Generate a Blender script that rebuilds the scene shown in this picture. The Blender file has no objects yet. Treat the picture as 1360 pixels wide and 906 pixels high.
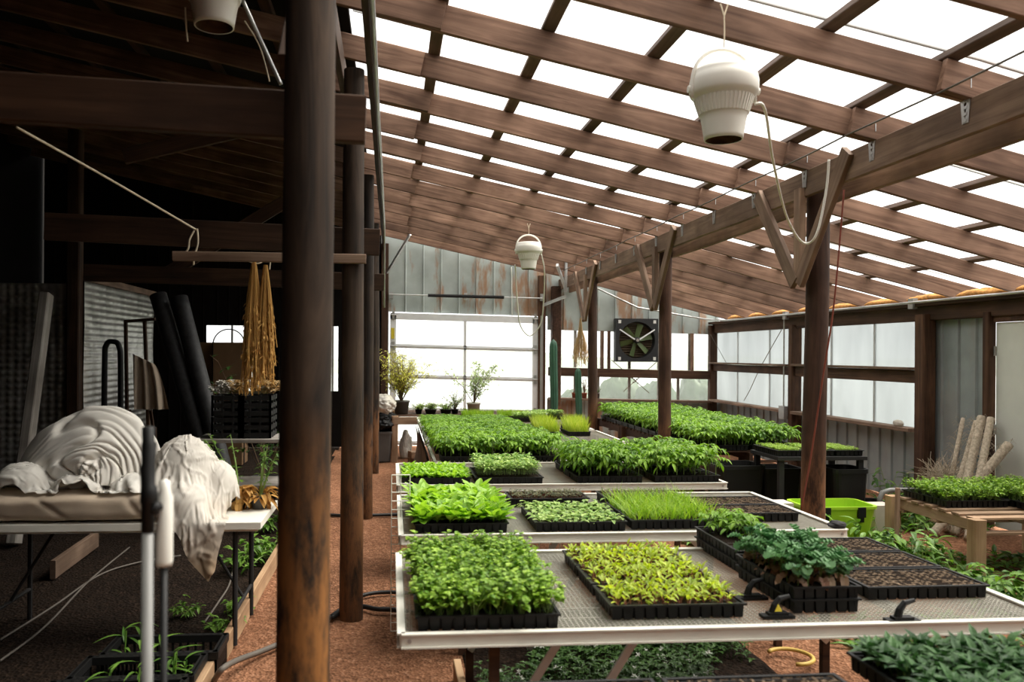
import bpy, math, random
from math import sin, cos, pi, radians, sqrt
from mathutils import Vector, Matrix, noise

random.seed(7)
SC = bpy.context.scene
COL = SC.collection
V = Vector

# ------------------------------------------------------------------ camera
CAM_H = 1.75
YAW = radians(4.92)
ROLL = 0.006
FPX = 1080.0
PPX, PPY = 613.0, 468.56
cam_d = bpy.data.cameras.new('camera')
cam = bpy.data.objects.new('camera', cam_d)
COL.objects.link(cam)
cam_d.sensor_width = 36.0
cam_d.sensor_fit = 'HORIZONTAL'
cam_d.lens = FPX / 1360.0 * 36.0
cam_d.shift_x = (680 - PPX) / 1360.0
cam_d.shift_y = (PPY - 453) / 1360.0
cam_d.clip_start = 0.05
cam_d.clip_end = 400
cam.matrix_world = (Matrix.Translation((0, 0, CAM_H)) @ Matrix.Rotation(-YAW, 4, 'Z')
                    @ Matrix.Rotation(pi / 2, 4, 'X') @ Matrix.Rotation(ROLL, 4, 'Z'))
cam_d.dof.use_dof = True
cam_d.dof.focus_distance = 8.0
cam_d.dof.aperture_fstop = 2.8
SC.camera = cam


def ray(px, py):
    """direction of sight through a point of the 1360 x 906 frame (survey of the place)"""
    u = ((px - PPX) + ROLL * (py - PPY)) / FPX
    v = -((py - PPY) - ROLL * (px - PPX)) / FPX
    c, s = cos(YAW), sin(YAW)
    return V((u * c + s, c - s * u, v))


def PZ(px, py, z):
    d = ray(px, py)
    return V((0, 0, CAM_H)) + d * ((z - CAM_H) / d.z)


def PY(px, py, y):
    d = ray(px, py)
    return V((0, 0, CAM_H)) + d * (y / d.y)


def PX(px, py, x):
    d = ray(px, py)
    return V((0, 0, CAM_H)) + d * (x / d.x)


# ------------------------------------------------------------------ object helpers
def wm(o):
    if o.parent:
        return wm(o.parent) @ o.matrix_parent_inverse @ o.matrix_basis
    return o.matrix_basis.copy()


def link(o, parent=None):
    COL.objects.link(o)
    if parent:
        o.parent = parent
        o.matrix_parent_inverse = wm(parent).inverted()
    return o


def tag(o, label, cat, group=None, kind=None):
    o['label'] = label
    o['category'] = cat
    if group:
        o['group'] = group
    if kind:
        o['kind'] = kind
    return o


def empty(name, loc, label, cat, group=None):
    o = bpy.data.objects.new(name, None)
    o.empty_display_size = 0.1
    o.location = loc
    link(o)
    return tag(o, label, cat, group)


def struct(o, label=None):
    o['kind'] = 'structure'
    if label:
        o['label'] = label
    return o


def copy_tree(o, parent=None):
    c = o.copy()
    COL.objects.link(c)
    if parent:
        c.parent = parent
    for ch in list(o.children):
        copy_tree(ch, c)
    return c


class MB:
    def __init__(self):
        self.v, self.f, self.m, self.r = [], [], [], []
        self.rv = 0.5
        self.mi = 0

    def add(self, vs, fs):
        b = len(self.v)
        self.v.extend([tuple(p) for p in vs])
        self.r.extend([self.rv] * len(vs))
        for f in fs:
            self.f.append(tuple(i + b for i in f))
            self.m.append(self.mi)

    def box(self, c, s, rot=None, taper=1.0):
        hx, hy, hz = s[0] / 2, s[1] / 2, s[2] / 2
        vs = []
        for z, k in ((-hz, taper), (hz, 1.0)):
            for x, y in ((-hx, -hy), (hx, -hy), (hx, hy), (-hx, hy)):
                p = V((x * k, y * k, z))
                if rot is not None:
                    p = rot @ p
                vs.append(p + V(c))
        self.add(vs, [(3, 2, 1, 0), (4, 5, 6, 7), (0, 1, 5, 4), (1, 2, 6, 5), (2, 3, 7, 6), (3, 0, 4, 7)])

    def bar(self, p0, p1, w, h, up=(0, 0, 1)):
        p0, p1 = V(p0), V(p1)
        d = (p1 - p0)
        L = d.length
        d.normalize()
        up = V(up)
        if abs(d.dot(up)) > .98:
            up = V((0, 1, 0)) if abs(d.y) < .9 else V((1, 0, 0))
        s = d.cross(up).normalized()
        n = s.cross(d)
        rot = Matrix((d, s, n)).transposed()
        self.box((p0 + p1) / 2, (L, w, h), rot)

    def tube(self, pts, r, seg=8, cap=True):
        pts = [V(p) for p in pts]
        n = len(pts)
        rs = r if isinstance(r, (list, tuple)) else [r] * n
        vs, fs = [], []
        prev = None
        for i, p in enumerate(pts):
            t = (pts[min(i + 1, n - 1)] - pts[max(i - 1, 0)])
            if t.length < 1e-9:
                t = V((0, 0, 1))
            t.normalize()
            if prev is None:
                a = V((0, 0, 1)) if abs(t.z) < .9 else V((1, 0, 0))
                s = t.cross(a).normalized()
            else:
                s = (prev - t * prev.dot(t))
                if s.length < 1e-6:
                    s = t.orthogonal()
                s.normalize()
            prev = s
            b = t.cross(s)
            for k in range(seg):
                a = 2 * pi * k / seg
                vs.append(p + (s * cos(a) + b * sin(a)) * rs[i])
        for i in range(n - 1):
            for k in range(seg):
                k2 = (k + 1) % seg
                fs.append((i * seg + k, i * seg + k2, (i + 1) * seg + k2, (i + 1) * seg + k))
        if cap:
            fs.append(tuple(range(seg - 1, -1, -1)))
            fs.append(tuple((n - 1) * seg + k for k in range(seg)))
        self.add(vs, fs)

    def lathe(self, prof, c=(0, 0, 0), seg=32, rib=None):
        """prof: list of (r, z)"""
        vs, fs = [], []
        n = len(prof)
        for i, (r, z) in enumerate(prof):
            for k in range(seg):
                a = 2 * pi * k / seg
                rr = r
                if rib and rib[0] <= i <= rib[1] and k % 2:
                    rr = r - rib[2]
                vs.append((c[0] + rr * cos(a), c[1] + rr * sin(a), c[2] + z))
        for i in range(n - 1):
            for k in range(seg):
                k2 = (k + 1) % seg
                fs.append((i * seg + k, i * seg + k2, (i + 1) * seg + k2, (i + 1) * seg + k))
        self.add(vs, fs)

    def grid(self, fn, nu, nv, closed_u=False):
        vs, fs = [], []
        for j in range(nv + 1):
            for i in range(nu + (0 if closed_u else 1)):
                vs.append(fn(i / nu, j / nv))
        w = nu if closed_u else nu + 1
        for j in range(nv):
            for i in range(nu):
                i2 = (i + 1) % w if closed_u else i + 1
                fs.append((j * w + i, j * w + i2, (j + 1) * w + i2, (j + 1) * w + i))
        self.add(vs, fs)

    def leaf(self, p, d, up, L, W, seg=3, fold=.25, droop=.3, prof=0, tooth=0.0):
        d = V(d).normalized()
        up = V(up)
        s = d.cross(up)
        if s.length < 1e-4:
            s = d.orthogonal()
        s.normalize()
        n = s.cross(d)
        vs, fs = [], []
        for i in range(seg + 1):
            t = i / seg
            if prof == 0:      # ovate
                hw = sin(pi * min(1, t * .93 + .05)) ** .8
            elif prof == 1:    # spoon: narrow stalk, round blade
                hw = .12 + .88 * max(0, sin(pi * min(1, max(0, (t - .25) / .78)))) ** .7 if t < 1 else .25
            elif prof == 2:    # lance
                hw = sin(pi * min(1, t * .9 + .08)) ** 1.3
            elif prof == 4:    # round, lobed
                hw = max(0.02, 1 - (2 * t - 1) ** 2) ** .5
            else:              # blade of grass
                hw = 1 - t ** 2 * .95
            if tooth and i % 2 and 0 < i < seg:
                hw *= 1 + tooth
            hw *= W / 2
            c = V(p) + d * (L * t) - n * (droop * L * t * t)
            if prof == 4:
                c = c + n * (.10 * L * (1 if i % 2 else -1))
            vs += [c - s * hw + n * (fold * hw), c, c + s * hw + n * (fold * hw)]
        for i in range(seg):
            b = i * 3
            fs += [(b, b + 1, b + 4, b + 3), (b + 1, b + 2, b + 5, b + 4)]
        self.add(vs, fs)

    def mesh(self, name, mats, smooth=False):
        me = bpy.data.meshes.new(name)
        me.from_pydata(self.v, [], self.f)
        for m in (mats if isinstance(mats, (list, tuple)) else [mats]):
            me.materials.append(m)
        if any(self.m):
            me.polygons.foreach_set('material_index', self.m)
        a = me.attributes.new('rnd', 'FLOAT', 'POINT')
        a.data.foreach_set('value', self.r)
        if smooth:
            me.polygons.foreach_set('use_smooth', [True] * len(me.polygons))
        me.update()
        return me

    def build(self, name, mats, parent=None, smooth=False, loc=None):
        """mesh given in world coordinates; origin moved to loc (or the parent's place)"""
        if loc is None:
            loc = wm(parent).translation if parent else V((0, 0, 0))
        loc = V(loc)
        if loc.length > 0:
            self.v = [(x - loc.x, y - loc.y, z - loc.z) for x, y, z in self.v]
        o = bpy.data.objects.new(name, self.mesh(name, mats, smooth))
        o.location = loc
        return link(o, parent)


def member(name, p0, p1, w, h, mat, parent=None, warp=0.004, up=(0, 0, 1), seg=6):
    """a sawn timber from p0 to p1; local X runs along the grain"""
    p0, p1 = V(p0), V(p1)
    d = p1 - p0
    L = d.length
    d.normalize()
    up = V(up)
    if abs(d.dot(up)) > .98:
        up = V((0, 1, 0))
    s = up.cross(d).normalized()
    n = d.cross(s)
    mb = MB()
    b = min(w, h) * .1
    sec = [(-w/2 + b, -h/2), (w/2 - b, -h/2), (w/2, -h/2 + b), (w/2, h/2 - b), (w/2 - b, h/2), (-w/2 + b, h/2), (-w/2, h/2 - b), (-w/2, -h/2 + b)]
    vs, fs = [], []
    sd = random.random() * 100
    for i in range(seg + 1):
        x = -L/2 + L * i / seg
        oy = noise.noise(V((x * .8, sd, 0))) * warp
        oz = noise.noise(V((x * .8, sd, 9))) * warp
        for (y, z) in sec:
            vs.append((x, y + oy, z + oz))
    for i in range(seg):
        for k in range(8):
            k2 = (k + 1) % 8
            fs.append((i*8 + k, i*8 + k2, (i+1)*8 + k2, (i+1)*8 + k))
    fs.append(tuple(range(7, -1, -1)))
    fs.append(tuple(seg*8 + k for k in range(8)))
    mb.add(vs, fs)
    o = bpy.data.objects.new(name, mb.mesh(name, mat))
    o.matrix_basis = Matrix.Translation((p0 + p1) / 2) @ Matrix((d, s, n)).transposed().to_4x4()
    return link(o, parent)


ORD = ['nearest', 'second', 'third', 'fourth', 'fifth', 'sixth', 'seventh', 'eighth', 'ninth', 'tenth', 'eleventh', 'twelfth',
       'thirteenth', 'fourteenth', 'fifteenth', 'sixteenth', 'seventeenth', 'eighteenth', 'nineteenth', 'twentieth']


# ------------------------------------------------------------------ materials
def nm(name):
    m = bpy.data.materials.new(name)
    m.use_nodes = True
    nt = m.node_tree
    return m, nt, nt.nodes['Principled BSDF'], nt.nodes['Material Output']


def N(nt, t, **kw):
    n = nt.nodes.new(t)
    for k, v in kw.items():
        if k in n.inputs:
            n.inputs[k].default_value = v
        else:
            setattr(n, k, v)
    return n


def ramp(nt, fac, stops):
    r = nt.nodes.new('ShaderNodeValToRGB')
    e = r.color_ramp.elements
    while len(e) < len(stops):
        e.new(.5)
    for i, (p, c) in enumerate(stops):
        e[i].position = p
        e[i].color = (*c, 1)
    nt.links.new(fac, r.inputs[0])
    return r.outputs[0]


def coords(nt, kind='Object', scale=(1, 1, 1), rnd=True):
    tc = N(nt, 'ShaderNodeTexCoord')
    mp = N(nt, 'ShaderNodeMapping')
    mp.inputs['Scale'].default_value = scale
    nt.links.new(tc.outputs[kind], mp.inputs['Vector'])
    if rnd:
        oi = N(nt, 'ShaderNodeObjectInfo')
        ml = N(nt, 'ShaderNodeMath', operation='MULTIPLY')
        ml.inputs[1].default_value = 37.0
        nt.links.new(oi.outputs['Random'], ml.inputs[0])
        nt.links.new(ml.outputs[0], mp.inputs['Location'])
    return mp.outputs[0]


def bump(nt, bsdf, h, strength=.3, dist=.01):
    b = N(nt, 'ShaderNodeBump')
    b.inputs['Strength'].default_value = strength
    b.inputs['Distance'].default_value = dist
    nt.links.new(h, b.inputs['Height'])
    nt.links.new(b.outputs[0], bsdf.inputs['Normal'])


def plain(name, c, rough=.6, metal=0., var=.12, nscale=6., bmp=0., coat=None, spec=.4):
    m, nt, b, _ = nm(name)
    no = N(nt, 'ShaderNodeTexNoise', Scale=nscale, Detail=5.)
    nt.links.new(coords(nt), no.inputs['Vector'])
    lo = tuple(x * (1 - var) for x in c)
    hi = tuple(min(1, x * (1 + var)) for x in c)
    nt.links.new(ramp(nt, no.outputs[0], [(.3, lo), (.7, hi)]), b.inputs['Base Color'])
    b.inputs['Roughness'].default_value = rough
    b.inputs['Metallic'].default_value = metal
    b.inputs['Specular IOR Level'].default_value = spec
    if bmp:
        bump(nt, b, no.outputs[0], bmp)
    return m


def wood(name, dark, light, axis=0, rough=.75, worn=None, stretch=.06, sc=14., spec=.25):
    m, nt, b, _ = nm(name)
    s = [1., 1., 1.]
    s[axis] = stretch
    co = coords(nt, scale=tuple(s))
    n1 = N(nt, 'ShaderNodeTexNoise', Scale=sc, Detail=7., Roughness=.62, Distortion=1.2)
    nt.links.new(co, n1.inputs['Vector'])
    col = ramp(nt, n1.outputs[0], [(.3, dark), (.52, tuple((a + c) / 2 for a, c in zip(dark, light))), (.72, light)])
    # whole-piece variation from board to board
    oi = N(nt, 'ShaderNodeObjectInfo')
    mr = N(nt, 'ShaderNodeMapRange')
    mr.inputs['To Min'].default_value = .75
    mr.inputs['To Max'].default_value = 1.2
    nt.links.new(oi.outputs['Random'], mr.inputs['Value'])
    hs = N(nt, 'ShaderNodeHueSaturation')
    nt.links.new(mr.outputs[0], hs.inputs['Value'])
    nt.links.new(col, hs.inputs['Color'])
    out = hs.outputs[0]
    # big knots and stains
    n2 = N(nt, 'ShaderNodeTexNoise', Scale=2.2, Detail=3.)
    nt.links.new(coords(nt), n2.inputs['Vector'])
    mx = N(nt, 'ShaderNodeMix', data_type='RGBA', blend_type='MULTIPLY')
    nt.links.new(ramp(nt, n2.outputs[0], [(.32, (.45, .42, .39)), (.62, (1.05, 1.05, 1.05))]), mx.inputs[7])
    mx.inputs[0].default_value = .8
    nt.links.new(out, mx.inputs[6])
    out = mx.outputs[2]
    if worn:   # (height below which bark is rubbed off, colour)
        h, wc = worn
        tc = N(nt, 'ShaderNodeNewGeometry')
        sx = N(nt, 'ShaderNodeSeparateXYZ')
        nt.links.new(tc.outputs['Position'], sx.inputs[0])
        n3 = N(nt, 'ShaderNodeTexNoise', Scale=9., Detail=6., Roughness=.7)
        nt.links.new(coords(nt, scale=(1.4, 1.4, .35)), n3.inputs['Vector'])
        mr2 = N(nt, 'ShaderNodeMapRange')
        mr2.inputs['From Min'].default_value = h + .25
        mr2.inputs['From Max'].default_value = h - .35
        nt.links.new(sx.outputs['Z'], mr2.inputs['Value'])
        ad = N(nt, 'ShaderNodeMath', operation='MULTIPLY')
        nt.links.new(mr2.outputs[0], ad.inputs[0])
        r3 = N(nt, 'ShaderNodeMapRange')
        r3.inputs['From Min'].default_value = .38
        r3.inputs['From Max'].default_value = .56
        nt.links.new(n3.outputs[0], r3.inputs['Value'])
        nt.links.new(r3.outputs[0], ad.inputs[1])
        m3 = N(nt, 'ShaderNodeMix', data_type='RGBA')
        nt.links.new(ad.outputs[0], m3.inputs[0])
        nt.links.new(out, m3.inputs[6])
        m3.inputs[7].default_value = (*wc, 1)
        out = m3.outputs[2]
    nt.links.new(out, b.inputs['Base Color'])
    b.inputs['Roughness'].default_value = rough
    b.inputs['Specular IOR Level'].default_value = spec
    bump(nt, b, n1.outputs[0], .35, .006)
    return m


def leafmat(name, dark, light, tr=.3, rough=.42, spec=.35):
    m, nt, b, out = nm(name)
    at = N(nt, 'ShaderNodeAttribute', attribute_name='rnd')
    oi = N(nt, 'ShaderNodeObjectInfo')
    ad = N(nt, 'ShaderNodeMath', operation='MULTIPLY_ADD')
    ad.inputs[1].default_value = .75
    nt.links.new(at.outputs['Fac'], ad.inputs[0])
    m2 = N(nt, 'ShaderNodeMath', operation='MULTIPLY')
    m2.inputs[1].default_value = .25
    nt.links.new(oi.outputs['Random'], m2.inputs[0])
    nt.links.new(m2.outputs[0], ad.inputs[2])
    col = ramp(nt, ad.outputs[0], [(.1, dark), (.9, light)])
    nt.links.new(col, b.inputs['Base Color'])
    b.inputs['Roughness'].default_value = rough
    b.inputs['Specular IOR Level'].default_value = spec
    tl = N(nt, 'ShaderNodeBsdfTranslucent')
    hs = N(nt, 'ShaderNodeHueSaturation')
    hs.inputs['Value'].default_value = 1.5
    hs.inputs['Saturation'].default_value = 1.1
    nt.links.new(col, hs.inputs['Color'])
    nt.links.new(hs.outputs[0], tl.inputs['Color'])
    mx = N(nt, 'ShaderNodeMixShader')
    mx.inputs[0].default_value = tr
    nt.links.new(b.outputs[0], mx.inputs[1])
    nt.links.new(tl.outputs[0], mx.inputs[2])
    nt.links.new(mx.outputs[0], out.inputs['Surface'])
    return m


def sheetmat(name, transp, transl, tint=(1, 1, 1), streak=0.):
    """milky plastic glazing: part clear, part scattering"""
    m, nt, b, out = nm(name)
    tp = N(nt, 'ShaderNodeBsdfTransparent')
    tp.inputs[0].default_value = (*[transp * c for c in tint], 1)
    tl = N(nt, 'ShaderNodeBsdfTranslucent')
    tl.inputs[0].default_value = (*[min(1, transl * c) for c in tint], 1)
    if streak:
        no = N(nt, 'ShaderNodeTexNoise', Scale=3., Detail=4.)
        nt.links.new(coords(nt, scale=(1, 1, .25)), no.inputs['Vector'])
        c = ramp(nt, no.outputs[0], [(.3, tuple(transl * (1 - streak) * x for x in tint)), (.7, tuple(transl * x for x in tint))])
        nt.links.new(c, tl.inputs[0])
    ad = N(nt, 'ShaderNodeAddShader')
    nt.links.new(tp.outputs[0], ad.inputs[0])
    nt.links.new(tl.outputs[0], ad.inputs[1])
    gl = N(nt, 'ShaderNodeBsdfGlossy')
    gl.inputs['Roughness'].default_value = .25
    mx = N(nt, 'ShaderNodeMixShader')
    mx.inputs[0].default_value = .03
    nt.links.new(ad.outputs[0], mx.inputs[1])
    nt.links.new(gl.outputs[0], mx.inputs[2])
    nt.links.new(mx.outputs[0], out.inputs['Surface'])
    nt.nodes.remove(b)
    return m


def groundmat(name, c1, c2, c3, sc=30., bstr=.6, chips=True):
    m, nt, b, _ = nm(name)
    co = coords(nt, rnd=False)
    n1 = N(nt, 'ShaderNodeTexNoise', Scale=sc, Detail=8., Roughness=.7)
    n2 = N(nt, 'ShaderNodeTexNoise', Scale=1.3, Detail=4.)
    vo = N(nt, 'ShaderNodeTexVoronoi', Scale=sc * 2.2)
    for n in (n1, n2, vo):
        nt.links.new(co, n.inputs['Vector'])
    base = ramp(nt, n1.outputs[0], [(.3, c1), (.55, c2), (.75, c3)])
    mx = N(nt, 'ShaderNodeMix', data_type='RGBA', blend_type='MULTIPLY')
    mx.inputs[0].default_value = .7
    nt.links.new(base, mx.inputs[6])
    nt.links.new(ramp(nt, n2.outputs[0], [(.3, (.6, .58, .56)), (.65, (1.1, 1.08, 1.05))]), mx.inputs[7])
    m2 = N(nt, 'ShaderNodeMix', data_type='RGBA', blend_type='MULTIPLY')
    m2.inputs[0].default_value = .6
    nt.links.new(mx.outputs[2], m2.inputs[6])
    nt.links.new(ramp(nt, vo.outputs['Color'], [(.2, (.55, .5, .45)), (.8, (1.3, 1.25, 1.2))]), m2.inputs[7])
    nt.links.new(m2.outputs[2], b.inputs['Base Color'])
    b.inputs['Roughness'].default_value = .95
    b.inputs['Specular IOR Level'].default_value = .1
    bump(nt, b, vo.outputs['Distance'], bstr, .02)
    return m


def galvmat(name, c=(.36, .40, .40), rust=.5):
    m, nt, b, _ = nm(name)
    co = coords(nt, rnd=False)
    n1 = N(nt, 'ShaderNodeTexNoise', Scale=2.5, Detail=6.)
    nt.links.new(co, n1.inputs['Vector'])
    base = ramp(nt, n1.outputs[0], [(.3, tuple(x * .8 for x in c)), (.7, tuple(x * 1.15 for x in c))])
    n2 = N(nt, 'ShaderNodeTexNoise', Scale=1.6, Detail=6., Roughness=.65)
    nt.links.new(coords(nt, scale=(1.6, 1.6, .35), rnd=False), n2.inputs['Vector'])
    mx = N(nt, 'ShaderNodeMix', data_type='RGBA')
    r = N(nt, 'ShaderNodeMapRange')
    r.inputs['From Min'].default_value = .52
    r.inputs['From Max'].default_value = .60
    r.inputs['To Max'].default_value = rust
    nt.links.new(n2.outputs[0], r.inputs['Value'])
    nt.links.new(r.outputs[0], mx.inputs[0])
    nt.links.new(base, mx.inputs[6])
    mx.inputs[7].default_value = (.36, .17, .07, 1)
    nt.links.new(mx.outputs[2], b.inputs['Base Color'])
    b.inputs['Metallic'].default_value = .25
    b.inputs['Roughness'].default_value = .55
    return m


M = {}
M['rafter'] = wood('rafter wood', (.105, .054, .034), (.34, .205, .14))
M['purlin'] = wood('purlin wood', (.11, .078, .062), (.25, .18, .15))
M['beam'] = wood('beam wood', (.15, .09, .06), (.36, .24, .165))
M['dimbeam'] = wood('beam wood darkened for shade', (.026, .013, .007), (.095, .048, .025))  # barn timbers: the barn's deep shade is put into the wood colour
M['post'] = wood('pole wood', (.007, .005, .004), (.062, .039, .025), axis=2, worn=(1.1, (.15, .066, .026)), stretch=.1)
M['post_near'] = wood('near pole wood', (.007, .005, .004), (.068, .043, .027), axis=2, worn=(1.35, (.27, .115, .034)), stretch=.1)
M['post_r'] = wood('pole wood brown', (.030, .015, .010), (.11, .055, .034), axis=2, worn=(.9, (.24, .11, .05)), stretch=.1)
M['jamb'] = wood('jamb wood', (.035, .018, .012), (.13, .065, .035))
M['rail'] = wood('rail wood', (.045, .022, .014), (.15, .08, .048))
M['sill'] = wood('sill wood', (.15, .09, .06), (.36, .25, .18))
M['pine'] = wood('pine board', (.30, .18, .10), (.55, .37, .22))
M['pallet'] = wood('pallet wood', (.25, .15, .09), (.50, .35, .23))
M['greywood'] = wood('weathered wood', (.22, .20, .18), (.45, .42, .38))
M['galv'] = galvmat('galvanised sheet', (.43, .48, .46), .8)
M['galv_clean'] = galvmat('grey wall sheet', (.30, .335, .34), .12)
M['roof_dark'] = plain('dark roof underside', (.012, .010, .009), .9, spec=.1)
M['dark'] = plain('board wall darkened for shade', (.010, .008, .007), .9, spec=.1)  # near-black so the wall colour itself carries the barn's shade
M['black'] = plain('black plastic', (.008, .008, .008), .5, spec=.3)
M['blackmatte'] = plain('black matte', (.015, .014, .014), .75)
M['white'] = plain('cream white plastic', (.78, .76, .69), .4, var=.05)
M['rimwhite'] = plain('white painted metal', (.78, .76, .68), .4, var=.08, nscale=4)
M['steel'] = plain('galvanised steel', (.48, .48, .47), .4, .7)
M['wire'] = plain('wire mesh', (.46, .45, .39), .5, .3)
M['alu'] = plain('door aluminium', (.82, .83, .84), .5, .0, var=.06)
M['door'] = plain('door paint', (.66, .68, .63), .5, var=.04)
M['soil'] = groundmat('potting soil', (.010, .007, .005), (.028, .018, .012), (.06, .042, .03), 60., .8)
M['soiltan'] = groundmat('soil crumbs', (.14, .10, .065), (.36, .27, .19), (.62, .50, .38), 90., .8)
M['path'] = groundmat('red path grit', (.14, .066, .036), (.30, .148, .085), (.50, .30, .20), 26., .7)
M['bed'] = groundmat('bed soil darkened for shade', (.007, .0045, .003), (.020, .013, .009), (.055, .035, .025), 22., .8)  # dark soil, taken darker still to paint in the shade of the barn
M['hose'] = plain('black hose', (.012, .012, .012), .5)
M['greyhose'] = plain('grey hose', (.11, .095, .08), .6)
M['cloth'] = plain('white row cover', (.72, .69, .63), .85, var=.12, nscale=3.)
M['cloth_tan'] = plain('stained row cover', (.46, .37, .28), .85, var=.25, nscale=3.)
M['sheet'] = leafmat('stained row cover', (.84, .82, .77), (.42, .31, .21), .25, .9, .1)
M['roll'] = plain('black weed cloth', (.022, .022, .023), .6, var=.4, nscale=20)
M['rope'] = plain('pale rope', (.72, .62, .46), .8)
M['redrope'] = plain('red rope', (.20, .045, .025), .7)
M['straw'] = leafmat('dry straw', (.34, .17, .045), (.72, .44, .15), .15, .8, .1)
M['drygold'] = leafmat('dry flower', (.45, .31, .15), (.78, .62, .38), .25, .8, .1)
M['terracotta'] = plain('terracotta', (.30, .10, .06), .7)
M['cactus'] = plain('cactus skin', (.045, .12, .075), .55)
M['card'] = plain('cardboard', (.15, .085, .04), .8)
M['lime'] = plain('lime plastic', (.36, .60, .03), .35, var=.05)
M['bin'] = plain('grey bin plastic', (.10, .095, .09), .5)
M['foam'] = plain('orange spray foam', (.55, .26, .07), .9, var=.35, nscale=25, bmp=.8)
M['jute'] = plain('jute netting', (.50, .42, .32), .9, var=.3, nscale=40, bmp=.6)
M['fangreen'] = plain('fan blade', (.10, .14, .05), .4)
M['fanblack'] = plain('fan housing', (.02, .021, .023), .5)
M['louver'] = plain('louvre brown', (.12, .085, .055), .5)
M['sticker'] = plain('white sticker', (.75, .75, .72), .5, var=.03)
M['yellow'] = plain('yellow sticker', (.75, .60, .05), .5, var=.03)
M['lathpipe'] = plain('grey pvc pipe', (.20, .20, .19), .4)
M['concrete'] = plain('pale block', (.55, .50, .43), .8)
M['roofpanel'] = sheetmat('translucent roof sheet', .74, .16, (1, 1, 1))
M['pane_r'] = sheetmat('twin wall pane', .20, .34, (.96, .99, 1.0), streak=.15)
M['pane_b'] = sheetmat('clear pane', .78, .08, (1, 1, .99))
M['pane_g'] = sheetmat('milky door pane', .70, .20, (1, 1, .99))
M['seam'] = plain('roof seam', (.45, .44, .41), .6)
# foliage
M['l_cil'] = leafmat('parsley leaf', (.085, .20, .018), (.40, .58, .085), .35)
M['l_broad'] = leafmat('broad leaf', (.10, .24, .022), (.40, .62, .085), .35)
M['l_chard'] = leafmat('chard leaf', (.19, .28, .022), (.58, .68, .09), .4)
M['l_tom'] = leafmat('tomato leaf', (.062, .16, .012), (.26, .45, .045), .3, .45, .3)
M['l_grass'] = leafmat('onion grass', (.14, .30, .025), (.44, .60, .09), .4)
M['l_chive'] = leafmat('chive blade', (.22, .36, .03), (.62, .66, .12), .4)
M['l_bras'] = leafmat('cabbage leaf', (.045, .14, .045), (.18, .34, .15), .22, .45, .3)
M['l_kale'] = leafmat('kale leaf', (.012, .046, .012), (.065, .15, .045), .15, .5, .25)
M['l_cell'] = leafmat('seedling leaf', (.14, .28, .05), (.52, .66, .22), .3)
M['l_micro'] = leafmat('microgreen', (.18, .33, .03), (.44, .58, .10), .35)
M['l_red'] = leafmat('reddish microgreen', (.055, .075, .03), (.22, .20, .09), .25)
M['l_weed'] = leafmat('weed leaf', (.05, .13, .02), (.20, .36, .055), .3)
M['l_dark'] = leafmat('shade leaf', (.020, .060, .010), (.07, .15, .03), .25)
M['l_bamboo'] = leafmat('bamboo leaf', (.42, .44, .06), (.80, .78, .25), .6)
M['l_tree'] = leafmat('small tree leaf', (.20, .30, .12), (.50, .58, .32), .5)
M['l_old'] = leafmat('faded pink leaf', (.22, .09, .05), (.50, .34, .22), .3)
M['stem'] = leafmat('green stem', (.14, .24, .05), (.30, .40, .12), .1)
M['redstem'] = leafmat('red stem', (.22, .06, .04), (.38, .16, .09), .1)
M['twig'] = plain('twig', (.14, .09, .055), .8)
M['flower'] = leafmat('white flower', (.7, .7, .66), (.85, .85, .8), .3)
M['bush'] = leafmat('outdoor bush', (.05, .09, .05), (.12, .18, .09), .2)
# ================================================================== cloth, settled over the table before the place is built
import numpy as np


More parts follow.
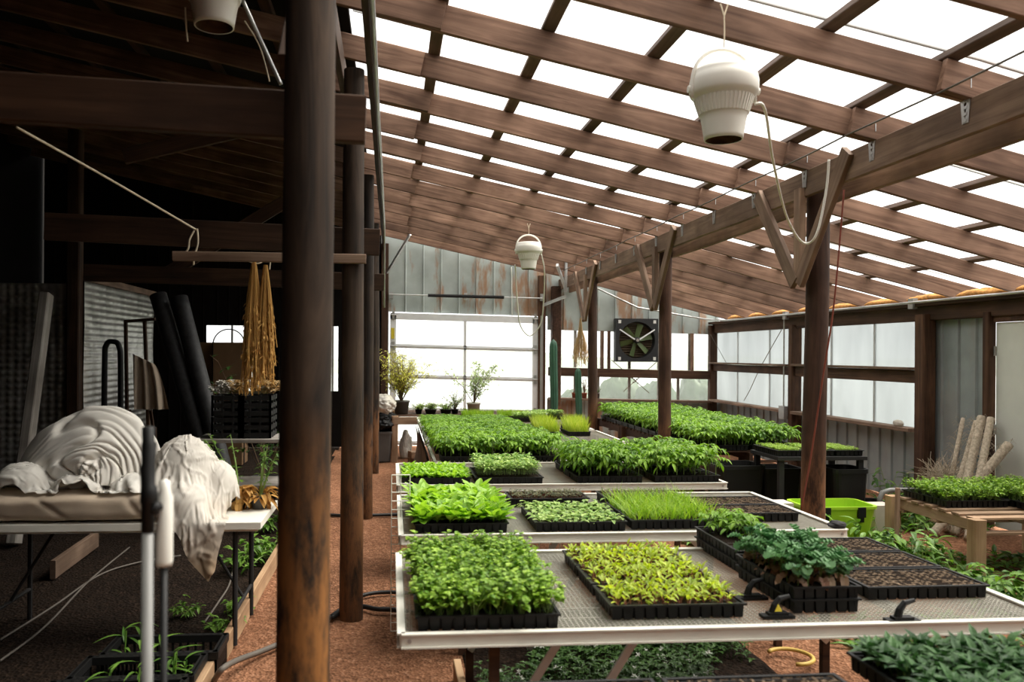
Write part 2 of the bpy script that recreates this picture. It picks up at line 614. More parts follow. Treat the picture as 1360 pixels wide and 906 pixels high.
def drape_sheet(corners, n, wave, boxes, balls, steps, seed, z0, freq=5.5, iters=12, mu=.9, slack=1.22):
    """let a rumpled sheet fall on boxes and ellipsoids; returns vertices and faces"""
    A, B, Cc, D = [V(c) for c in corners]
    P = np.zeros((n + 1, n + 1, 3))
    for j in range(n + 1):
        v = j / n
        for i in range(n + 1):
            u = i / n
            p = (A * (1 - u) + B * u) * (1 - v) + (D * (1 - u) + Cc * u) * v
            q = V((p.x * freq, p.y * freq, seed))
            w = noise.noise(q) + .5 * noise.noise(q * 2.1 + V((7, 7, 7))) + .18 * noise.noise(q * 4.7 + V((2, 5, 1)))
            P[j, i] = (p.x + .035 * noise.noise(q * .8 + V((3, 1, 2))), p.y + .035 * noise.noise(q * .8 + V((9, 4, 5))), z0 + wave * w)
    sets = []

    def add(dj, di, k):
        a = (slice(None, P.shape[0] - dj or None), slice(max(0, -di), P.shape[1] - max(0, di)))
        b = (slice(dj, None), slice(max(0, di), P.shape[1] + min(0, di)))
        L = np.linalg.norm(P[b] - P[a], axis=-1) * slack
        # two colours so that neighbouring springs do not fight
        jj, ii = np.indices(L.shape)
        s = max(dj, abs(di))
        m = ((jj // s) % 2) if dj else ((ii // s) % 2)
        sets.append((a, b, L, k, [(m == 0)[..., None], (m == 1)[..., None]]))
    add(0, 1, 1.); add(1, 0, 1.); add(1, 1, .5); add(1, -1, .5); add(0, 2, .03); add(2, 0, .03); add(0, 4, .02); add(4, 0, .02)
    X = P.copy()
    Q = X.copy()
    h = 1 / 60
    for st in range(steps):
        Vv = (X - Q) * .965
        Q = X.copy()
        X = X + np.clip(Vv, -.03, .03)
        X[..., 2] -= 9.8 * h * h * .7
        for it in range(iters):
            for a, b, L, k, masks in sets:
                for m in masks:
                    d = X[b] - X[a]
                    ln = np.linalg.norm(d, axis=-1) + 1e-9
                    c = (.5 * k * (ln - L) / ln)[..., None] * d * m
                    X[a] += c
                    X[b] -= c
            if it % 3 == 2 or it == iters - 1:
                hit = np.zeros(X.shape[:2], bool)
                for lo, hi in boxes:
                    lo_, hi_ = np.array(lo) - .006, np.array(hi) + .006
                    ins = np.all((X > lo_) & (X < hi_), axis=-1)
                    if ins.any():
                        p = X[ins]
                        pen = np.stack([hi_[2] - p[:, 2], p[:, 1] - lo_[1], hi_[0] - p[:, 0], p[:, 0] - lo_[0], hi_[1] - p[:, 1]], 1)
                        k = pen.argmin(1)
                        p[k == 0, 2] = hi_[2]; p[k == 1, 1] = lo_[1]; p[k == 2, 0] = hi_[0]; p[k == 3, 0] = lo_[0]; p[k == 4, 1] = hi_[1]
                        X[ins] = p
                        hit |= ins
                for c, r in balls:
                    q = (X - np.array(c)) / np.array(r)
                    d = np.linalg.norm(q, axis=-1)
                    ins = d < 1
                    if ins.any():
                        X[ins] = np.array(c) + np.array(r) * q[ins] / np.maximum(d[ins], 1e-4)[:, None]
                        hit |= ins
                X[hit, :2] = X[hit, :2] * (1 - mu) + Q[hit, :2] * mu
    w = n + 1
    faces = [(j * w + i, j * w + i + 1, (j + 1) * w + i + 1, (j + 1) * w + i) for j in range(n) for i in range(n)]
    return [tuple(map(float, p)) for p in X.reshape(-1, 3)], faces


TOPB = ((-2.75, 4.86, .68), (-.76, 5.58, .745))
PADB = ((-2.76, 4.87, .745), (-1.36, 5.53, .914))
hx = PY(250, 620, 5.15).x
core = [((hx - .03, 5.19, .95), (.20, .18, .27)), ((hx + .16, 5.20, .90), (.13, .13, .16)), ((hx - .20, 5.08, .90), (.12, .12, .14)), ((hx + .02, 4.98, .84), (.13, .12, .12))]
SHEET_A = drape_sheet([(hx + .26, 4.66, 0), (hx + .34, 5.22, 0), (hx + .02, 5.52, 0), (hx - .30, 4.98, 0)], 100, .080,
                      [TOPB, PADB], core, 90, 3.3, 1.26)
lx = PY(60, 640, 5.1).x
core2 = [((lx - .10, 5.05, .95), (.17, .12, .12)), ((lx + .23, 4.99, .93), (.14, .09, .08)), ((lx + .55, 5.05, .93), (.16, .10, .08))]
SHEET_B = drape_sheet([(lx - .42, 4.93, 0), (lx + .82, 4.91, 0), (lx + .88, 5.24, 0), (lx - .40, 5.28, 0)], 100, .085,
                      [PADB, TOPB], core2, 70, 8.1, 1.14)
# ================================================================== the setting
YB = 15.1            # back wall
XR = 6.18            # right wall
XL = -0.26           # row of left poles
XC = 3.245            # row of centre poles


def zr(x):
    """underside of the rafters"""
    if x < 3.2:
        return 3.815 - .21 * x
    return 3.143 - .25 * (x - 3.2)


def bt(x):
    """the back wall's rails run slightly out of level"""
    return -.02 * x


def ribbed(mb, a, b, zlo, zhi, nrm, pitch=.33, rib=.035, depth=.022, fine=0):
    a, b, nrm = V(a), V(b), V(nrm)
    L = (b - a).length
    d = (b - a) / L
    us = []
    n = max(1, int(L / pitch))
    for i in range(n + 1):
        u = i * pitch
        if u < L:
            us.append((u, 0))
        for q in range(fine):
            uu = u + pitch * .2 + (pitch * .6) * (q + .5) / fine
            us += [(uu - .012, 0), (uu, .006), (uu + .012, 0)]
        us += [(u + pitch - rib, 0), (u + pitch - rib * .7, depth), (u + pitch - rib * .3, depth)]
    us = [(u, o) for u, o in us if u < L] + [(L, 0)]
    vs, fs = [], []
    for u, o in us:
        p = a + d * u + nrm * o
        vs.append(V((p.x, p.y, zlo(p) if callable(zlo) else zlo)))
        vs.append(V((p.x, p.y, zhi(p) if callable(zhi) else zhi)))
    for i in range(len(us) - 1):
        fs.append((i*2, i*2 + 2, i*2 + 3, i*2 + 1))
    mb.add(vs, fs)


# ground -------------------------------------------------------------
mb = MB()
random.seed(3)


def ground_z(x, y):
    return .02 * noise.noise(V((x * .9, y * .9, 0))) + .008 * noise.noise(V((x * 5, y * 5, 4)))


mb.grid(lambda u, v: (-1.0 + u * 7.4, -2.4 + v * 17.8, ground_z(-1 + u * 7.4, -2.4 + v * 17.8) - .015), 120, 240)
struct(mb.build('floor', M['path'], smooth=True), 'reddish grit floor of the greenhouse and its path')
mb = MB()
mb.grid(lambda u, v: (-6.3 + u * 5.36, -2.4 + v * 17.8, ground_z(u * 7, v * 17) * 1.6 - .01), 90, 180)
struct(mb.build('floor_bed', M['bed'], smooth=True), 'dark bare soil of the bed left of the path, deepened for shade')
mb = MB()
mb.grid(lambda u, v: (-80 + u * 160, 15.4 + v * 90, -.12), 4, 4)
mb.grid(lambda u, v: (6.5 + u * 80, -30 + v * 45.4, -.12), 4, 4)
struct(mb.build('ground_outside', plain('outside dry grass', (.46, .50, .48), .9)), 'pale open ground outside the greenhouse')

mb = MB()
mb.grid(lambda u, v: (.40 + u * 1.75, 2.7 + v * 2.75, ground_z(.4 + u * 1.75, 2.7 + v * 2.75) + .012 - .05 * (1 if u in (0, 1) or v in (0, 1) else 0)), 40, 60)
struct(mb.build('floor_bed', M['bed'], smooth=True), 'dark planted bed under the nearest benches')
# back wall ----------------------------------------------------------
mb = MB()
top = lambda p: zr(p.x) + .17
ribbed(mb, (-6.2, YB + .02, 0), (-3.35, YB + .02, 0), 0, top, (0, -1, 0), pitch=.2, rib=.02, depth=.01)
ribbed(mb, (-3.35, YB + .02, 0), (-.98, YB + .02, 0), 2.22, top, (0, -1, 0), pitch=.2, rib=.02, depth=.01)
ribbed(mb, (-2.45, YB + .02, 0), (-1.18, YB + .02, 0), 1.0, 2.25, (0, -1, 0), pitch=.2, rib=.02, depth=.01)
ribbed(mb, (-3.35, YB + .02, 0), (-.98, YB + .02, 0), 0, 1.03, (0, -1, 0), pitch=.2, rib=.02, depth=.01)
ribbed(mb, (-.98, YB + .02, 0), (-.20, YB + .02, 0), 0, top, (0, -1, 0), pitch=.2, rib=.02, depth=.01)
struct(mb.build('wall_back_barn', M['dark']), 'boarded back wall of the barn side, darkened for shade')
mb = MB()
ribbed(mb, (-.20, YB + .02, 0), (-.06, YB + .02, 0), 0, top, (0, -1, 0))
ribbed(mb, (-.06, YB + .02, 0), (2.92, YB + .02, 0), lambda p: 2.50 + bt(p.x), top, (0, -1, 0))
ribbed(mb, (2.92, YB + .02, 0), (6.25, YB + .02, 0), lambda p: 2.25 + bt(p.x), top, (0, -1, 0))
ribbed(mb, (2.92, YB + .02, 0), (6.25, YB + .02, 0), 0, lambda p: .96 + bt(p.x), (0, -1, 0), pitch=.25)
struct(mb.build('wall_back', M['galv']), 'ribbed galvanised back wall with rust stains')

# right wall ---------------------------------------------------------
mb = MB()
ribbed(mb, (XR + .03, YB, 0), (XR + .03, 8.95, 0), 0, .87, (-1, 0, 0), pitch=.25)
ribbed(mb, (XR + .03, 8.95, 0), (XR + .03, 7.9, 0), 0, 2.30, (-1, 0, 0), pitch=.27)
ribbed(mb, (XR + .03, 7.9, 0), (XR + .03, 6.8, 0), 2.12, 2.30, (-1, 0, 0), pitch=.27)
ribbed(mb, (XR + .03, 6.8, 0), (XR + .03, -2.2, 0), 0, 2.30, (-1, 0, 0), pitch=.27)
struct(mb.build('wall_right', M['galv_clean']), 'grey ribbed metal wall on the right')

# left and front walls -----------------------------------------------
mb = MB()
mb.box((-6.25, 6.4, 2.8), (.06, 17.6, 5.9))
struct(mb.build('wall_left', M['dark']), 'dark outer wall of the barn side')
mb = MB()
mb.box((-3.2, -2.27, 2.5), (6.1, .06, 5.9))
ribbed(mb, (-.15, -2.25, 0), (6.2, -2.25, 0), 0, top, (0, 1, 0))
struct(mb.build('wall_front', M['dark']), 'dark wall behind the viewer')


def foil(name):
    m, nt, b, _ = nm(name)
    co = coords(nt, rnd=False)
    sx = N(nt, 'ShaderNodeSeparateXYZ')
    nt.links.new(co, sx.inputs[0])
    n1 = N(nt, 'ShaderNodeTexNoise', Scale=3.5, Detail=4.)
    nt.links.new(co, n1.inputs['Vector'])
    nt.links.new(ramp(nt, n1.outputs[0], [(.3, (.30, .29, .26)), (.7, (.62, .61, .57))]), b.inputs['Base Color'])
    b.inputs['Roughness'].default_value = .42
    b.inputs['Metallic'].default_value = .75
    return m


M['foil'] = foil('bubble foil')


def foil_sheet(mb, a, b, z0, z1, nrm, pit=.1, pz=.085):
    """quilted insulation with a raised bubble in every cell"""
    a, b, nrm = V(a), V(b), V(nrm)
    L = (b - a).length
    nu, nv = int(L / pit) * 4, int((z1 - z0) / pz) * 4

    def fn(u, v):
        p = a + (b - a) * u
        w = abs(sin(u * nu / 4 * pi)) * abs(sin(v * nv / 4 * pi))
        o = .022 * w ** .6 + .02 * noise.noise(V((u * L * 1.5, v * 3, a.x)))
        p = p + nrm * o
        return V((p.x, p.y, z0 + (z1 - z0) * v))
    mb.grid(fn, nu, nv)


mb = MB()
foil_sheet(mb, (-4.0, 11.0, 0), (-4.0, 14.1, 0), .02, 2.66, (1, 0, 0), .26)
tag(mb.build('insulation_sheet', M['foil'], smooth=True), 'silver quilted insulation lining the inner wall behind the leaning black rolls', 'insulation')
o = member('insulation_batten', (-3.97, 11.0, 2.70), (-3.97, 14.1, 2.70), .05, .09, M['sill'])
tag(o, 'brown batten along the top of the silver quilted insulation', 'batten')
mb = MB()
foil_sheet(mb, (-6.1, 11.0, 0), (-4.16, 11.0, 0), .02, 2.62, (0, -1, 0))
tag(mb.build('insulation_sheet', M['foil'], smooth=True), 'darker quilted insulation panel at the far left beside a black post', 'insulation')
o = member('square_post', (-4.1, 10.95, 0), (-4.1, 10.95, 4.6), .16, .16, M['dimbeam'], up=(0, 1, 0))
tag(o, 'dark square post between the two quilted silver panels', 'post')
mb = MB()
mb.box((-4.06, 12.6, 1.3), (.05, 3.2, 2.6))
mb.box((-5.2, 11.06, 1.3), (2.0, .05, 2.6))
struct(mb.build('wall_partition', M['dark']))

# corner and wall posts, rails, sills ---------------------------------
def tpost(p0, p1, w, h, label, mat='jamb', name='wall_post', cat='post', group=None):
    o = member(name, p0, p1, w, h, M[mat], up=(0, 1, 0))
    return tag(o, label, cat, group)


tpost((6.1, YB - .06, 0), (6.1, YB - .06, 2.3), .14, .14, 'dark corner post where the back and right walls meet')
tpost((6.12, 11.9, 0), (6.12, 11.9, 2.2), .16, .13, 'brown wall post between the two right window bays')
tpost((6.10, 8.84, 0), (6.10, 8.84, 2.22), .16, .17, 'brown wall post between right windows and bare grey sheet')
tpost((6.12, 7.86, 0), (6.12, 7.86, 2.2), .09, .09, 'narrow dark post at the hinge side of pale door')
tpost((-.13, YB - .05, 0), (-.13, YB - .05, 3.75), .14, .12, 'dark jamb post left of the glazed garage door')
tpost((2.80, YB - .05, 0), (2.80, YB - .05, 3.2), .14, .10, 'reddish jamb post right of the glazed garage door')
tpost((3.06, YB - .1, 0), (3.06, YB - .1, 3.0), .17, .2, 'thick dark post under the far end of centre beam', 'post_r')
for x, lab in ((4.10, 'slim window post just left of the square exhaust fan'), (3.97, 'second slim window post left of the exhaust fan'),
               (5.72, 'slim window stud near the back right corner')):
    tpost((x, YB + .0, 1.50 + bt(x)), (x, YB + .0, 2.26 + bt(x)), .05, .06, lab, 'rafter', 'window_stud', 'stud')


def rail(p0, p1, w, h, label, mat='rail', name='window_rail', cat='rail'):
    return tag(member(name, p0, p1, w, h, M[mat]), label, cat)


rail((2.93, YB - .06, 1.47 + bt(3)), (6.05, YB - .06, 1.47 + bt(6.05)), .09, .16, 'dark rail across the middle of the back windows')
rail((2.93, YB - .10, .965 + bt(3)), (6.05, YB - .10, .965 + bt(6.05)), .17, .04, 'wooden sill below the back windows', 'sill', 'window_sill', 'sill')
rail((XR - .05, YB - .1, 1.50), (XR - .05, 11.98, 1.50), .09, .13, 'dark rail across the far right window bay')
rail((XR - .05, 11.82, 1.50), (XR - .05, 9.0, 1.50), .09, .15, 'dark rail across the nearer right window bay')
rail((XR - .10, YB - .1, 1.585), (XR - .10, 11.98, 1.585), .15, .03, 'narrow ledge on rail of the far right window bay', 'sill', 'window_ledge', 'ledge')
rail((XR - .10, 11.82, 1.595), (XR - .10, 9.0, 1.595), .15, .03, 'narrow ledge on rail of the nearer right window bay', 'sill', 'window_ledge', 'ledge')
rail((XR - .09, YB - .1, .875), (XR - .09, 11.98, .875), .17, .04, 'wooden sill below the far right window bay', 'sill', 'window_sill', 'sill')
rail((XR - .09, 11.82, .875), (XR - .09, 9.0, .875), .17, .045, 'wooden sill below the nearer right window bay', 'sill', 'window_sill', 'sill')
rail((XR - .03, YB - .05, 2.235), (XR - .03, -2.2, 2.235), .10, .17, 'dark timber plate along the top of right wall', 'rail', 'wall_plate', 'timber')
rail((XR - .10, YB - .05, 2.335), (XR - .10, -2.2, 2.335), .13, .045, 'lighter flat board capping the right wall plate', 'dimbeam', 'wall_plate', 'timber')

# windows --------------------------------------------------------------
wn = [0]


def window(pts, ms, mat, label, bars, fr, barw=.035):
    """pts: bottom-left, bottom-right, top-right, top-left of the opening; bars: fractions for mullions"""
    wn[0] += 1
    bl, br, tr, tl = [V(p) for p in pts]
    root = bpy.data.objects.new('window_%d' % wn[0], None)
    root.location = (bl + br) / 2
    link(root)
    struct(root, label)
    n = (br - bl).cross(V((0, 0, 1))).normalized()
    edges = [0] + list(bars) + [1]
    for a, b in zip(edges[:-1], edges[1:]):
        g = MB()
        q = [bl.lerp(br, a), bl.lerp(br, b), tl.lerp(tr, b), tl.lerp(tr, a)]
        g.add([p - n * .004 for p in q] + [p + n * .004 for p in q],
              [(0, 1, 2, 3), (7, 6, 5, 4), (0, 4, 5, 1), (1, 5, 6, 2), (2, 6, 7, 3), (3, 7, 4, 0)])
        g.build('pane', mat, root)
    for a in bars:
        g = MB()
        g.bar(bl.lerp(br, a), tl.lerp(tr, a), barw, .03, up=n)
        g.build('mullion', fr, root)
    return root


yb = YB + .05
window([(-3.35, yb, 1.03), (-2.45, yb, 1.03), (-2.45, yb, 2.22), (-3.35, yb, 2.22)], 0, M['pane_b'], 'bright barn window above the cardboard boxes', [.5], M['steel'])
window([(-1.18, yb, 1.03), (-.98, yb, 1.03), (-.98, yb, 2.22), (-1.18, yb, 2.22)], 0, M['pane_b'], 'narrow bright barn window seen between the dark poles', [.5], M['steel'])
for za, zb, lab, bars in ((1.55, 2.26, 'upper back windows behind the exhaust fan', [.17, .33, .5, .68, .87]),
                          (.97, 1.40, 'lower back windows between rail and sill', [.17, .31, .5, .68, .8])):
    window([(2.92, yb, za + bt(2.92)), (6.1, yb, za + bt(6.1)), (6.1, yb, zb + bt(6.1)), (2.92, yb, zb + bt(2.92))], 0, M['pane_b'], lab, bars, M['greywood'], .05)
xr = XR + .02
for y0, y1, bars, lab in ((YB - .05, 11.95, [.3, .70], 'far right'), (11.85, 9.0, [.30, .66], 'nearer right')):
    window([(xr, y0, 1.57), (xr, y1, 1.57), (xr, y1, 2.16), (xr, y0, 2.16)], 0, M['pane_r'], 'upper milky panes of the %s window bay' % lab, bars, M['steel'], .03)
    window([(xr, y0, .88), (xr, y1, .88), (xr, y1, 1.45), (xr, y0, 1.45)], 0, M['pane_r'], 'lower milky panes of the %s window bay' % lab, bars, M['steel'], .03)

# garage door ------------------------------------------------------------
gd = bpy.data.objects.new('door_1', None)
gd.location = (1.36, YB, 0)
link(gd)
struct(gd, 'glazed roll-up garage door in the back wall')
gx0, gx1 = -.03, 2.74
for sx in (gx0 + .055, gx1 - .055):
    g = MB(); g.box((sx, YB - .02, 1.22 + bt(sx)), (.11, .07, 2.46)); g.build('door_stile', M['alu'], gd)
zs = [2.44, 1.87, 1.31, .70, .08]
g = MB(); g.bar((gx0, YB - .02, 2.42 + bt(gx0)), (gx1, YB - .02, 2.42 + bt(gx1)), .07, .12); g.build('door_rail', M['alu'], gd)
for z in zs[1:]:
    g = MB(); g.bar((gx0 + .1, YB - .02, z + bt(gx0)), (gx1 - .1, YB - .02, z + bt(gx1)), .06, .075)
    g.bar((gx0 + .1, YB - .06, z + bt(gx0)), (gx1 - .1, YB - .06, z + bt(gx1)), .012, .012)
    g.build('door_rail', M['alu'], gd)
g = MB(); g.bar((1.36, YB - .025, .08), (1.36, YB - .025, 2.4), .05, .05); g.build('door_mullion', M['alu'], gd)
for z0, z1 in zip(zs[1:], zs[:-1]):
    for xa, xb in ((gx0 + .1, 1.34), (1.38, gx1 - .1)):
        g = MB(); g.box(((xa + xb) / 2, YB, (z0 + z1) / 2 - .02), (xb - xa, .01, z1 - z0)); g.build('pane', M['pane_g'], gd)
for z in zs[:-1]:
    for sx in (gx0 + .06, gx1 - .06):
        g = MB(); g.box((sx, YB - .065, z + bt(sx)), (.05, .02, .16)); g.tube([(sx - .05, YB - .07, z + bt(sx)), (sx + .05, YB - .07, z + bt(sx))], .016)
        g.build('hinge', M['steel'], gd)
g = MB(); g.box((gx0 + .05, YB - .06, 2.1), (.06, .008, .2)); g.build('sticker', M['yellow'], gd)

for sx, sl in ((gx0 - .05, 'left'), (gx1 + .05, 'right')):
    pts = [(sx, YB - .09, .05), (sx, YB - .09, 2.45)]
    g = MB(); g.bar(*pts, .035, .05, up=(1, 0, 0))
    tag(g.build('door_track', M['steel']), 'steel guide track on the %s edge of the garage door' % sl, 'track')
g = MB()
g.tube([(-.05, YB - .16, 2.81), (2.80, YB - .16, 2.77)], .013)
sp = g.build('torsion_shaft', M['steel'])
tag(sp, 'thin steel shaft with a dark spring above the garage door', 'spring shaft')
g = MB()
g.tube([(.66 + i * .0075, YB - .16, 2.80 - .0001 * i) for i in range(189)], [.034 if i % 2 else .027 for i in range(189)], 10)
g.build('spring', M['blackmatte'], sp)
for x in (0, 1.36, 2.78):
    g = MB(); g.box((x, YB - .1, 2.79), (.05, .12, .13)); g.build('bracket', M['steel'], sp)
a = PY(545, 311, 14.0); b = PY(514, 362, 14.9)
tag(member('angle_brace', a, b, .03, .05, M['steel']), 'slanting steel angle under the roof above the garage door', 'brace')
a = PY(740, 352, 13.6); b = PY(752, 386, 14.2)
tag(member('angle_brace', a, b, .04, .06, M['steel']), 'steel angle slanting down beside the far end of centre beam', 'brace')
tag(member('angle_brace', PY(752, 345, 13.7), PY(751, 388, 13.7), .04, .06, M['steel'], up=(0, 1, 0)), 'upright steel angle hanging beside the far end of centre beam', 'brace')
tag(member('angle_brace', PY(722, 405, 14.7), PY(751, 394, 13.7), .03, .05, M['steel']), 'level steel track end sticking out right of garage door', 'brace')

# right door -------------------------------------------------------------
dr = bpy.data.objects.new('door_2', None)
dr.location = (XR, 7.3, 0); link(dr); struct(dr, 'pale plain door in the right wall')
g = MB(); g.box((XR - .01, 7.31, 1.05), (.045, .98, 2.08)); leaf_ = g.build('door_leaf', M['door'], dr)
g = MB(); g.box((XR - .02, 7.3, 2.13), (.07, 1.2, .07)); g.build('door_frame', M['rail'], dr)
for z in (.3, 1.0, 1.8):
    g = MB(); g.tube([(XR - .045, 7.80, z - .05), (XR - .045, 7.80, z + .05)], .012); g.build('hinge', M['steel'], leaf_)

# ================================================================== roof
ys = [5.08 + .87 * k for k in range(-8, 12)]
ys = [y for y in ys if -1.95 < y < YB - .1]
ys.reverse()
far = ['first', 'second', 'third', 'fourth', 'fifth', 'sixth', 'seventh', 'eighth', 'ninth', 'tenth', 'eleventh', 'twelfth', 'thirteenth',
       'fourteenth', 'fifteenth', 'sixteenth', 'seventeenth', 'eighteenth', 'nineteenth', 'twentieth']
HR = .175
for k, y in enumerate(ys):
    o = member('roof_rafter', (-.16, y, zr(-.16) + HR/2), (3.50, y, zr(3.50) + HR/2), .04, HR, M['rafter'], warp=.012)
    tag(o, 'brown rafter left of the centre beam, %s from the garage door wall' % far[k], 'rafter', 'rafters between left poles and centre beam')
    y2 = y - .045
    o = member('roof_rafter', (2.96, y2, zr(2.96) + HR/2 - .01), (XR + .5, y2, zr(XR + .5) + HR/2), .04, HR, M['rafter'], warp=.012)
    tag(o, 'brown rafter right of the centre beam, %s from the back wall' % far[k], 'rafter', 'rafters between centre beam and right wall')
    y3 = y - .042
    o = member('roof_rafter', (-6.2, y3, zr(-6.2) + HR/2 - .012), (.26 + .05 * sin(k * 3), y3, zr(.26) + HR/2 - .012), .04, HR, M['rafter'], warp=.01)
    tag(o, 'rafter in the dark barn roof, %s from the back wall' % far[k], 'rafter', 'rafters of the dark barn roof')
for k in range(9):
    x = .30 + .68 * k
    z = lambda xx: zr(xx) + HR + .02
    # pieced from two lengths, end to end
    o = member('roof_purlin', (x, -2.1, z(x)), (x, YB, z(x)), .088, .04, M['purlin'], warp=.006, up=(.21, 0, 1), seg=30)
    tag(o, 'flat roof batten running lengthwise on the rafters, %s from the left poles' % far[k], 'batten', 'battens under the translucent roof')
for k in range(8):
    x = -.9 - .7 * k
    struct(member('ceiling_batten', (x, -2.1, zr(x) + HR + .02), (x, YB, zr(x) + HR + .02), .088, .04, M['dimbeam'], up=(.21, 0, 1)))

# roof sheets: translucent over the greenhouse, opaque over the barn side
mb = MB()
def roof_z(x): return zr(x) + HR + .05
for xa, xb in ((-.30, 3.2), (3.2, XR + .7)):
    mb.add([(xa, -2.3, roof_z(xa)), (xb, -2.3, roof_z(xb)), (xb, YB + .1, roof_z(xb)), (xa, YB + .1, roof_z(xa))], [(0, 1, 2, 3)])
struct(mb.build('ceiling', M['roofpanel']), 'translucent white roof sheets')
mb = MB()
mb.box((0, 0, 0), (6.05, 17.5, .02), None)
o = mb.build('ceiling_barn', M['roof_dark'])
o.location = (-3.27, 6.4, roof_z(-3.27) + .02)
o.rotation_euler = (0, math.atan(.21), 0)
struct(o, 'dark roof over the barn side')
for k in range(12):
    y = -1.7 + 1.45 * k + .1
    for xa, xb in ((-.28, 3.2), (3.2, XR + .3)):
        struct(member('trim_%d' % (k + 1), (xa, y, roof_z(xa) + .012), (xb, y, roof_z(xb) + .012), .03, .012, M['seam'], warp=0))

# block and orange foam between the rafter ends above the right wall
for k, y in enumerate(ys[:-1]):
    ym = (y + ys[k + 1]) / 2 - .04
    g = MB()

    def fo(u, v, ym=ym):
        a = u * 2 * pi
        b = v * pi
        r = 1 + .35 * noise.noise(V((cos(a) * 2, sin(a) * 2 + ym, v * 4)))
        return V((XR + .02 + .07 * r * sin(b) * cos(a), ym + .38 * sin(b) * sin(a) * (.9 + .1 * r), 2.405 + .055 * r * cos(b)))
    g.grid(fo, 20, 10, closed_u=True)
    if ym > 5:
        o = g.build('foam_filler', M['foam'], smooth=True)
        tag(o, 'orange spray foam on the right wall plate, %s gap from back wall' % far[k], 'foam', 'foam lumps on the right wall plate')

# conduit along the right wall top
g = MB()
cpt = [PY(770, 372, 14.9), (4.6, YB - .15, 2.62), (5.6, YB - .15, 2.46), (5.9, YB - .3, 2.40), (5.99, 14.2, 2.36)]
cpt += [(XR - .19, y, 2.36) for y in (13.9, 12, 10, 8, 6, 4, 2, 0)]
g.tube(cpt, .016, 8)
o = g.build('conduit', M['steel'], smooth=True)
tag(o, 'grey metal conduit running along the top of right wall', 'conduit')
for y in (12.0, 8.95):
    g = MB(); g.box((XR - .16, y, 2.35), (.06, .09, .12)); g.build('junction_box', M['steel'], o)
g = MB(); g.box((6.02, 12.05, .86), (.08, .17, .2)); g.tube([(6.02, 12.05, .94), (6.02, 12.05, 2.3)], .012)
tag(g.build('junction_box', M['steel']), 'grey electrical box on wall post below right windows', 'electrical box')

# ================================================================== poles and beams
def pole(x, y, r0, r1, h, mat, label, lean=(0, 0)):
    g = MB()
    sd = random.random() * 50

    def fn(u, v):
        a = u * 2 * pi
        r = r0 + (r1 - r0) * v
        r *= 1 + .05 * noise.noise(V((cos(a) * 1.2, sin(a) * 1.2 + sd, v * h * .9))) + .025 * noise.noise(V((cos(a) * 4, sin(a) * 4 + sd, v * h * 3)))
        ox = .012 * noise.noise(V((sd, v * h * .6, 1)))
        return V((x + ox + lean[0] * v + r * cos(a), y + lean[1] * v + r * sin(a), -.06 + v * (h + .06)))
    g.grid(fn, 28, 60, closed_u=True)
    n = len(g.v)
    g.add([(x + lean[0], y + lean[1], h)], [])
    o = g.build('wooden_pole', M[mat], None, True, (x, y, 0))
    return tag(o, label, 'pole')


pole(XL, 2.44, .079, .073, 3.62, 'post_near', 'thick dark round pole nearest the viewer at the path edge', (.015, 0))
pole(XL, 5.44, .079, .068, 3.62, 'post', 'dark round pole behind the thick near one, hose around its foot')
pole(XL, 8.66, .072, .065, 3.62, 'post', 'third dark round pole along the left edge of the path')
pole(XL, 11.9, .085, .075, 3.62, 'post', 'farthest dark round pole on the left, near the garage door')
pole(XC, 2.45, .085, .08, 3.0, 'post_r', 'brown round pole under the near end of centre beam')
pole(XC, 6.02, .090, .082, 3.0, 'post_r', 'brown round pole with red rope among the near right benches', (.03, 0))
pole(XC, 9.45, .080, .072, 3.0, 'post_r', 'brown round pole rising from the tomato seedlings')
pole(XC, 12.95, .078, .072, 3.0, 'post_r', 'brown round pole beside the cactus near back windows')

for x, lab, h in ((3.145, 'left plank of the long double header beam on brown poles', .195), (3.345, 'right plank of the long double header beam on brown poles', .195)):
    o = member('header_beam', (x, -2.1, zr(x) - h/2), (x, YB, zr(x) - h/2 - .02), .042, h, M['beam'], seg=24, warp=.012)
    tag(o, lab, 'beam')
for y, lab in ((6.0, 'pole with red rope'), (9.43, 'pole rising from tomato seedlings'), (12.92, 'pole beside the cactus'), (2.45, 'pole at its near end')):
    xx = 3.10
    for s, nmz in ((-1, 'near'), (1, 'far')):
        o = member('knee_brace', (xx - .003 * s, y + s * .02, 2.30), (xx - .003 * s, y + s * .68, 3.15 if s < 0 else 3.10), .04, .125, M['beam'], up=(0, 0, 1))
        tag(o, '%s arm of the V-shaped timber brace at the %s' % (nmz, lab), 'brace')
    o = member('cleat', (xx + .012, y - .01, 2.30), (xx + .012, y - .01, 3.02), .05, .10, M['beam'], up=(0, 1, 0))
    tag(o, 'upright timber cleat between the V-brace arms at the %s' % lab, 'cleat')
for k, y in enumerate(ys):
    if 2.5 < y < 14.2:
        g = MB()
        y4 = y - .02
        z0 = zr(3.12)
        for q in (-1, 1):
            g.bar((3.115, y4 + q * .034, z0 + .085), (3.115, y4 + q * .012, z0 - .14), .024, .004, up=(1, 0, 0))
        g.bar((3.113, y4, z0 + .09), (3.113, y4, z0 + .04), .095, .004, up=(1, 0, 0))
        for q in range(4):
            g.box((3.112, y4, z0 - .02 - q * .035), (.004, .03, .016))
        tag(g.build('rafter_tie', M['steel']), 'small perforated steel tie on the centre beam, %s from the garage door wall' % far[k], 'bracket', 'steel rafter ties on the centre beam')
g = MB()
g.tube([(2.93, y, zr(2.93) - .022 - .012 * abs(sin(y * 1.9))) for y in [1.0 + .45 * i for i in range(30)]], .006, 6)
